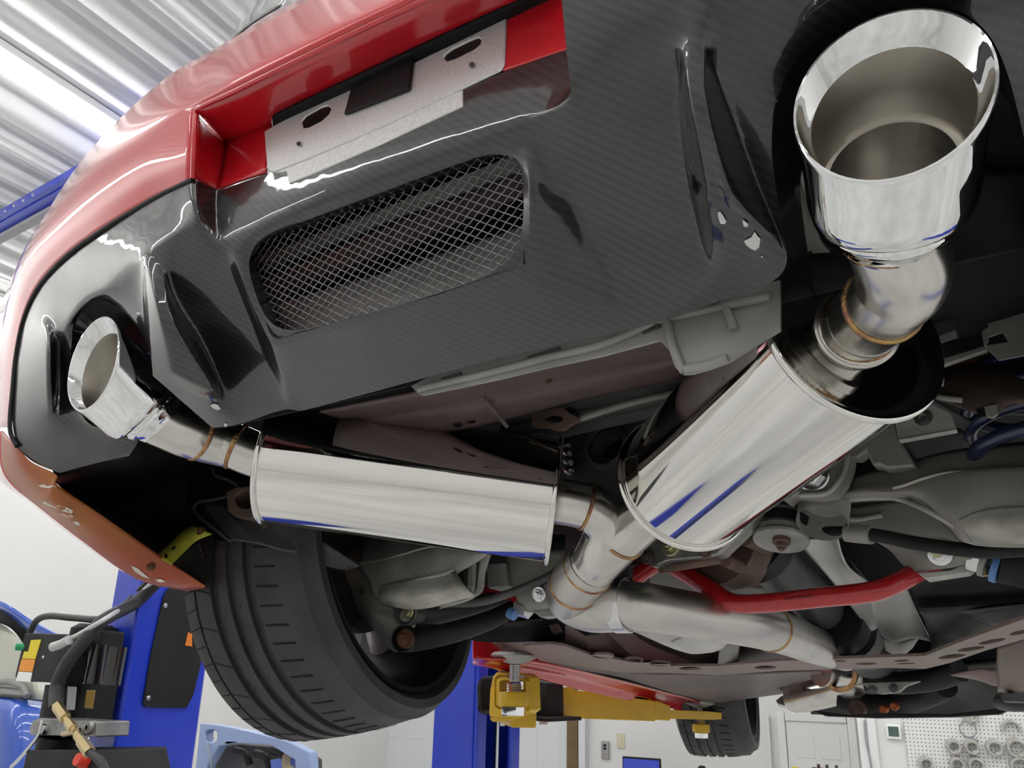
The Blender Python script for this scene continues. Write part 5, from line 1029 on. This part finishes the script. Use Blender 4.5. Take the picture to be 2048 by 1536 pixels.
vb = wext('valve_block', [(66, 1441), (80, 1436), (195, 1443), (192, 1474), (60, 1470), (58, 1458)], yP - .08, .12, ALU, pu, bw=.004)
tube('release_lever', [WY(84, 1440, yP - .1), WY(82, 1456, yP - .1), WY(72, 1478, yP - .1), WY(40, 1516, yP - .1), WY(22, 1534, yP - .1)], .006, ZINC, vb, seg=10)
lathe('valve_cap', [(0, -.02), (.018, -.018), (.02, 0), (.02, .02)], WY(92, 1458, yP - .08), Vector((0, 1, 0)), ZINC, vb, seg=18)
tube('tank_neck', [WY(120, 1474, yP), WY(114, 1500, yP)], .075, BLACK, pu, seg=24, smoothpath=False)
wext('oil_tank', [(52, 1500), (200, 1500), (215, 1600), (30, 1600)], yP - .1, .25, BLACK, pu, bw=.01)
lathe('filler_cap', [(0, -.02), (.020, -.018), (.022, 0), (.022, .02)], WY(163, 1521, yP - .12), Vector((0, 1, -.3)), REDCAP, pu, seg=20)
def stepped(p, q, prof):
    return tube('brass_fitting', [p.lerp(q, t) for t, r in prof], [r for t, r in prof], BRASS, pu, seg=6, smoothpath=False)
stepped(WY(114, 1412, yP - .14), WY(180, 1506, yP - .15), [(0, .019), (.27, .019), (.275, .012), (.36, .012), (.365, .016), (.5, .016), (.505, .011), (.62, .011), (.625, .015), (.74, .015), (.745, .019), (1, .019)])
tube('fitting_tee', [WY(152, 1462, yP - .15), WY(128, 1468, yP - .12)], .011, BRASS, pu, seg=10, smoothpath=False)
for p in ((178, 1455), (165, 1460)): lathe('valve_port', [(.008, -.01), (.02, -.008), (.024, 0), (.024, .02)], WY(*p, yP - .085), Vector((0, 1, 0)), ALU, vb, seg=18)
lathe('motor_cap', [(0, .02), (.06, .018), (.086, 0), (.088, -.03)], WY(190, 1258, yP + .1), Vector((.06, 0, 1)), BLACK, pu, seg=28)
box('motor_box', WY(205, 1290, yP + .06), Vector((.06, 0, 0)), Vector((0, .05, 0)), Vector((0, 0, .05)), BLACK, pu, .008)
tube('pressure_hose', [WY(178, 1504, yP - .15), WY(200, 1522, yP - .15), WY(220, 1560, yP - .15)], .014, HOSE, pu, seg=14)
tube('supply_hose', [WY(112, 1416, yP - .12), WY(115, 1370, yP - .1), WY(140, 1318, yP - .1), WY(190, 1256, yP - .05), WY(215, 1235, yP), WY(270, 1206, c0.y - .02), WY(312, 1166, c0.y + .02)], .024, HOSE, pu, seg=14)
tube('supply_hose', [WY(60, 1264, yP), WY(75, 1240, yP), WY(100, 1232, yP), WY(150, 1236, yP), WY(210, 1236, yP), WY(260, 1200, c0.y), WY(300, 1160, c0.y)], .013, HOSE, pu, seg=12)
tube('wire_conduit', [WY(110, 1292, yP - .1), WY(130, 1284, yP - .1), WY(170, 1262, yP - .08), WY(215, 1235, yP - .03), WY(262, 1204, c0.y - .03), WY(306, 1164, c0.y)], .009, CONDUIT, pu, seg=12)
tube('conduit_elbow', [WY(106, 1294, yP - .11), WY(124, 1288, yP - .11), WY(138, 1280, yP - .11)], .017, CONDUIT, pu, seg=14)

# ================================================================== cars behind
yC = c0.y + 1.0
bc_ = empty('blue_car', WY(20, 1536, yC), 'glossy blue car parked at the left edge behind the power unit', 'car')
patch('door_panel', [[WY(a, b, yC + c) for a, b, c in r] for r in ([(-60, 1392, 0), (20, 1394, 0), (90, 1402, .2)], [(-60, 1440, -.05), (20, 1442, -.05), (90, 1444, .15)], [(-60, 1600, 0), (20, 1600, 0), (90, 1600, .2)])], CARBLUE, bc_, t=.01)
patch('roof_rail', [[WY(a, b, yC + c) for a, b, c in r] for r in ([(-60, 1180, 0), (10, 1206, 0), (60, 1238, .1), (130, 1276, .2)], [(-60, 1200, 0), (8, 1216, 0), (56, 1248, .1), (120, 1286, .2)], [(-60, 1210, .05), (4, 1224, .05), (50, 1260, .15), (110, 1300, .25)])], CARBLUE, bc_, t=.01)
patch('window_frame', [[WY(a, b, yC + c) for a, b, c in r] for r in ([(-60, 1200, .03), (4, 1212, .03), (50, 1252, .13), (110, 1292, .23)], [(-60, 1236, .03), (0, 1246, .03), (36, 1268, .13), (60, 1310, .23)])], BLACK, bc_, t=.02)
patch('side_window', [[WY(a, b, yC + .08) for a, b in r] for r in ([(-60, 1240), (0, 1246), (60, 1300)], [(-60, 1400), (0, 1396), (90, 1400)])], mat('hazy_glass', (.50, .52, .42), rough=.12, coat=1), bc_, t=.004)
tube('window_trim', [WY(-60, 1388, yC - .01), WY(20, 1392, yC - .01), WY(90, 1400, yC + .15)], .012, BODYD, bc_, seg=8)
tube('seat_edge', [WY(-20, 1366, yC + .04), WY(20, 1364, yC + .04), WY(44, 1374, yC + .04), WY(54, 1392, yC + .04)], .02, BODY, bc_, seg=10)
yD = WD(500, 1500, 4.6).y
sh = empty('stripped_car', WY(500, 1560, yD), 'pale blue stripped car front beside the blue post at the bottom', 'car')
fr_ = wext('fender_apron', [(388, 1560), (400, 1446), (440, 1450), (500, 1462), (570, 1480), (618, 1504), (622, 1560), (590, 1560), (590, 1520), (540, 1490), (470, 1486), (438, 1492), (415, 1530), (410, 1560)], yD, .06, LBLUE, sh, holes=[[(410, 1464), (418, 1459), (426, 1459), (434, 1466), (433, 1480), (422, 1486), (411, 1480)]], bw=.006)
wext('engine_bay', [(410, 1560), (416, 1528), (440, 1492), (480, 1486), (545, 1492), (590, 1522), (590, 1560)], yD + .12, .2, BODYD, sh, bw=.01)
wext('bay_corner', [(540, 1520), (580, 1512), (618, 1506), (620, 1560), (545, 1560)], yD + .05, .05, CARBLUE, sh)
lathe('headlamp_bowl', [(0, .03), (.03, .02), (.05, 0), (.055, -.02)], WY(583, 1522, yD + .03), Vector((0, 1, 0)), mat('cream_plastic', (.5, .42, .3), rough=.6), sh, seg=18)
tube('loose_wire', [WY(414, 1486, yD - .01), WY(420, 1510, yD - .03), WY(424, 1540, yD - .02)], .004, GREYP, sh, seg=6)
for p in ((470, 1500), (510, 1506), (545, 1500)): tube('bay_hose', [WY(p[0], p[1], yD + .08), WY(p[0] + 20, p[1] + 8, yD + .06), WY(p[0] + 30, p[1] + 30, yD + .08)], .02, BLACK, sh, seg=10)

# ================================================================== far wall
def wrect(name, a, b, ry, t, m, parent=None, bw=.004):
    p = RYP(*a, ry); q = RYP(*b, ry)
    return rbox(name, (min(p.x, q.x), ry - t, min(p.z, q.z)), (max(p.x, q.x), ry, max(p.z, q.z)), m, parent, bw)
def door(name, x0, x1, ytop, m, ry, panels, zbot=0.0):
    p = RYP(x0, ytop, ry); q = RYP(x1, ytop, ry); top = p.z
    e = empty(name, room((p.x + q.x) / 2, ry, 0)); tag(e, kind='structure')
    rbox('door_leaf', (p.x, ry - .04, 0), (q.x, ry - .005, top), m, e, .004)
    for s in ((p.x - .09, p.x - .005), (q.x + .005, q.x + .09)): rbox('door_frame', (s[0], ry - .06, 0), (s[1], ry, top + .09), WHITEP, e, .006)
    rbox('door_frame', (p.x, ry - .06, top), (q.x, ry, top + .09), WHITEP, e, .006)
    w = q.x - p.x
    rows = ((.13, .38), (.46, 1.05), (1.15, 1.75))
    for (u0, u1) in ((.13, .45), (.55, .87)):
        for (a, b) in rows:
            if top - b < .05: b = top - .05
            rbox('door_panel', (p.x + w * u0, ry - .046, top - b), (p.x + w * u1, ry - .036, top - a), m, e, .012)
    return e
RYF = YF - .001
door('door_1', 748, 884, 1415, DOORW, RYF, 3)
door('door_2', 1030, 1138, 1372, DOORW, RYF, 3)
door('door_3', 1572, 1694, 1441, WHITEP, RYF, 3)
t1 = wrect('trim_1', (1140, 1372), (1162, 1560), RYF, .10, BROWN); tag(t1, kind='structure')
t2 = wrect('trim_2', (1164, 1366), (1178, 1560), RYF, .12, DOORW); tag(t2, kind='structure')
t3 = wrect('trim_3', (416, 1340), (446, 1560), RYF, .10, DOORW); tag(t3, kind='structure')
t4 = wrect('trim_4', (1535, 1430), (1548, 1560), RYF, .06, WHITEP); tag(t4, kind='structure')
# nearer wall with the pegboard
RYPEG = 7.2
pl = RYP(1728, 1480, RYPEG)
wp = rbox('wall_pegboard', (pl.x, RYPEG, 0), (XR, RYPEG + .12, CEILZ), WALL, bw=0); tag(wp, kind='structure')
for i, (a, b) in enumerate(((1722, 1727), (1736, 1741))):
    o = wrect('trim_%d' % (5 + i), (a, 1300), (b + 8, 1640), RYPEG, .03, WHITEP, bw=.01); tag(o, kind='structure')
cw = tube('wall_cable', [room(RYP(1730, 1440, RYPEG).x, RYPEG - .04, RYP(1730, 1440, RYPEG).z), room(RYP(1733, 1480, RYPEG).x, RYPEG - .04, RYP(1733, 1480, RYPEG).z), room(RYP(1742, 1520, RYPEG).x, RYPEG - .04, RYP(1742, 1520, RYPEG).z), room(RYP(1748, 1560, RYPEG).x, RYPEG - .04, RYP(1748, 1560, RYPEG).z)], .006, GREYP, seg=8)
tag(cw, 'thin grey cable hanging down the wall corner left of the thermostat', 'cable')
# thermostat
tp = RYP(1788, 1464, RYPEG)
th = empty('thermostat', room(tp.x, RYPEG, tp.z), 'white wall thermostat with grey display left of the pegboard', 'thermostat')
rbox('thermostat_body', (tp.x - .052, RYPEG - .028, tp.z - .052), (tp.x + .052, RYPEG, tp.z + .052), WHITEP, th, .010)
rbox('display', (tp.x - .035, RYPEG - .030, tp.z - .03), (tp.x + .035, RYPEG - .026, tp.z + .038), LCD, th, .002)
# pegboard: perforated sheet, holes in the material (2 px apart in the picture)
def pegmat():
    m = bpy.data.materials.new('perforated_hardboard'); m.use_nodes = True; nt = m.node_tree; b = nt.nodes['Principled BSDF']; N = nt.nodes.new; lk = nt.links.new
    tc = N('ShaderNodeTexCoord'); mp = N('ShaderNodeMapping'); mp.inputs['Rotation'].default_value = (0, 0, -RYAW); mp.inputs['Scale'].default_value = (1 / .0254,) * 3; lk(tc.outputs['Object'], mp.inputs['Vector'])
    fr = N('ShaderNodeVectorMath'); fr.operation = 'FRACTION'; lk(mp.outputs[0], fr.inputs[0]); sb_ = N('ShaderNodeVectorMath'); sb_.operation = 'SUBTRACT'; lk(fr.outputs[0], sb_.inputs[0]); sb_.inputs[1].default_value = (.5, .5, .5)
    mu = N('ShaderNodeVectorMath'); mu.operation = 'MULTIPLY'; lk(sb_.outputs[0], mu.inputs[0]); mu.inputs[1].default_value = (1, 0, 1)
    ln_ = N('ShaderNodeVectorMath'); ln_.operation = 'LENGTH'; lk(mu.outputs[0], ln_.inputs[0]); lt = N('ShaderNodeMath'); lt.operation = 'LESS_THAN'; lt.inputs[1].default_value = .16; lk(ln_.outputs['Value'], lt.inputs[0])
    mx = N('ShaderNodeMix'); mx.data_type = 'RGBA'; mx.inputs['A'].default_value = (.82, .83, .81, 1); mx.inputs['B'].default_value = (.10, .10, .10, 1); lk(lt.outputs[0], mx.inputs['Factor']); lk(mx.outputs['Result'], b.inputs['Base Color']); b.inputs['Roughness'].default_value = .5
    return m
pgl = RYP(1812, 1480, RYPEG)
pg = rbox('pegboard', (pgl.x, RYPEG - .022, .75), (XR - .02, RYPEG - .004, 3.0), pegmat(), bw=.002); tag(pg, 'white perforated pegboard on the wall right of the thermostat', 'pegboard')
RPB = RYPEG - .022
def pegring(px, py, rpx, n, label, kind='cup'):
    q = RYP(px, py, RPB); c = room(q.x, RPB - .012, q.z); r = rpx * 7.3 / FPX
    e = empty('hose_clamp', room(q.x, RPB, q.z), label, 'hose clamp', 'hose clamps on the pegboard')
    tube('peg_hook', [room(q.x, RPB, q.z + r + .012), room(q.x, RPB - .03, q.z + r + .004), room(q.x, RPB - .06, q.z + r + .008)], .003, ZINC, e, seg=6)
    for i in range(n):
        d = .014 + .016 * i; cc = room(q.x + .006 * i, RPB - d, q.z - .006 * i)
        if kind == 'arch': pts = [cc + RX * (r * math.cos(a)) + RZ * (r * math.sin(a)) for a in (math.radians(-25 + 230 * k / 16) for k in range(17))]
        else: pts = [cc + RX * (r * math.cos(a)) + RZ * (r * math.sin(a)) for a in (2 * math.pi * k / 20 for k in range(21))]
        tube('clamp_band', pts, .0045 if kind == 'wire' else .009, TAN if kind != 'wire' else GREYP, e, seg=8, smoothpath=False)
    if kind == 'wire': tube('clamp_tail', [room(q.x - r * .6, RPB - .014, q.z - r * .8), room(q.x + r * .2, RPB - .014, q.z - r * 1.15), room(q.x + r * 1.1, RPB - .014, q.z - r * 1.35)], .0045, GREYP, e, seg=6)
    elif kind == 'cup': box('worm_screw', room(q.x + r * .6, RPB - .03, q.z - r * .95), RX * .012, RY * .014, RZ * .006, ZINC, e, .002)
pegring(1939, 1429, 10, 2, 'tan clamp ring half hidden under the front of the car')
pegring(1936, 1458, 12, 1, 'thin wire ring with a tail alone on the pegboard', 'wire')
pegring(2021, 1457, 12, 2, 'horseshoe shaped tan clamp near the right edge', 'arch')
for (x, y, r, lb) in ((1905, 1490, 9, 'leftmost clamp of the pegboard row just below the wire ring'), (1941, 1491, 9, 'second clamp from the left in the row below the wire ring'), (1986, 1493, 10, 'third clamp from the left in the row below the wire ring'), (2030, 1493, 12, 'largest clamp, under the horseshoe clamp at the right edge'),
                      (1850, 1525, 9, 'lone clamp at the lower left of the pegboard'), (1912, 1525, 9, 'second clamp from the left in the lowest pegboard row'), (1950, 1527, 10, 'third clamp from the left in the lowest pegboard row'), (2037, 1529, 12, 'rightmost clamp in the lowest pegboard row')):
    pegring(x, y, r, 3, lb)
# small things on the far wall
q = RYP(1212, 1500, RYF)
ic = empty('door_intercom', room(q.x, RYF, q.z), 'grey wall box with two dark buttons left of the beige switch', 'wall box')
rbox('intercom_case', (q.x - .05, RYF - .04, q.z - .10), (q.x + .05, RYF, q.z + .10), GREYP, ic, .006)
for dz in (.055, .02): rbox('button', (q.x - .02, RYF - .045, q.z + dz - .012), (q.x + .02, RYF - .038, q.z + dz + .012), BLACK, ic, .002)
rbox('red_light', (q.x - .012, RYF - .044, q.z - .055), (q.x + .012, RYF - .038, q.z - .04), ORANGECAP, ic, .002)
q = RYP(1242, 1482, RYF)
sw = empty('light_switch', room(q.x, RYF, q.z), 'beige light switch plate on the white wall', 'switch')
rbox('switch_plate', (q.x - .05, RYF - .012, q.z - .085), (q.x + .05, RYF, q.z + .085), mat('beige_plate', (.70, .66, .48), rough=.45), sw, .004)
rbox('toggle', (q.x - .008, RYF - .03, q.z - .016), (q.x + .008, RYF - .01, q.z + .016), WHITEP, sw, .002)
q = RYP(1285, 1545, RYF - .5)
mn = empty('monitor', room(q.x, RYF - .5, q.z), 'black computer monitor with blue screen at the bottom edge', 'monitor')
rbox('monitor_case', (q.x - .23, RYF - .54, q.z - .2), (q.x + .23, RYF - .5, q.z + .16), BLACK, mn, .008)
rbox('screen', (q.x - .215, RYF - .545, q.z - .18), (q.x + .215, RYF - .539, q.z + .14), SCREEN, mn, .001)
rbox('monitor_foot', (q.x - .05, RYF - .52, 0.9), (q.x + .05, RYF - .48, q.z - .2), BLACK, mn)
dk = rbox('desk', (q.x - .6, RYF - .8, .84), (q.x + .6, RYF - .1, .9), BROWN); tag(dk, 'brown desk top under the monitor, just below the frame', 'desk')
q = RYP(690, 1510, RYF)
sd = empty('soap_dispenser', room(q.x, RYF, q.z), 'grey and white wall dispenser below the rear tyre', 'dispenser')
s = 10.9 / FPX
rbox('dispenser_case', (q.x - 35 * s, RYF - .16, q.z - .16), (q.x + 33 * s, RYF, q.z + .2), WHITEP, sd, .02)
rbox('dispenser_front', (q.x - 17 * s, RYF - .20, q.z - .15), (q.x + 20 * s, RYF - .10, q.z + .22), mat('smoky_plastic', (.28, .275, .265), rough=.25, var=.3), sd, .03)
rbox('push_bar', (q.x + 6 * s, RYF - .215, q.z + .02), (q.x + 10 * s, RYF - .19, q.z + .08), WHITEP, sd, .004)
q = RYP(1590, 1538, RYF - .9)
yc_ = lathe('yellow_cone', [(.0, .30), (.03, .30), (.05, .26), (.09, 0), (.12, 0), (.12, -.02)], room(q.x, RYF - .9, q.z - .28), RZ, mat('cone_yellow', (.75, .62, .03), rough=.5), seg=20); tag(yc_, 'tip of a yellow cone in front of the white door', 'cone')
q = RYP(1654, 1536, RYF - .9)
ra = empty('red_air_tank', room(q.x, RYF - .9, q.z - .3), 'dark red tank top with fittings in front of the white door', 'tank')
tube('tank_body', [room(q.x - .14, RYF - .9, q.z - .07), room(q.x + .14, RYF - .9, q.z - .07)], .07, mat('dark_red', (.16, .02, .015), rough=.5), ra, seg=20, smoothpath=False)
for dx in (-.08, 0, .09): tube('tank_fitting', [room(q.x + dx, RYF - .9, q.z - .01), room(q.x + dx, RYF - .9, q.z + .03)], .015, RUSTY, ra, seg=10, smoothpath=False)
q = RYP(1404, 1541, RYF - .9)
bb = lathe('black_bottle', [(0, .05), (.03, .045), (.045, .02), (.05, -.03), (.05, -.3), (0, -.3)], room(q.x, RYF - .9, q.z), RZ, BLACK, seg=20); tag(bb, 'black rounded bottle top at the bottom edge below the front tyre', 'bottle')
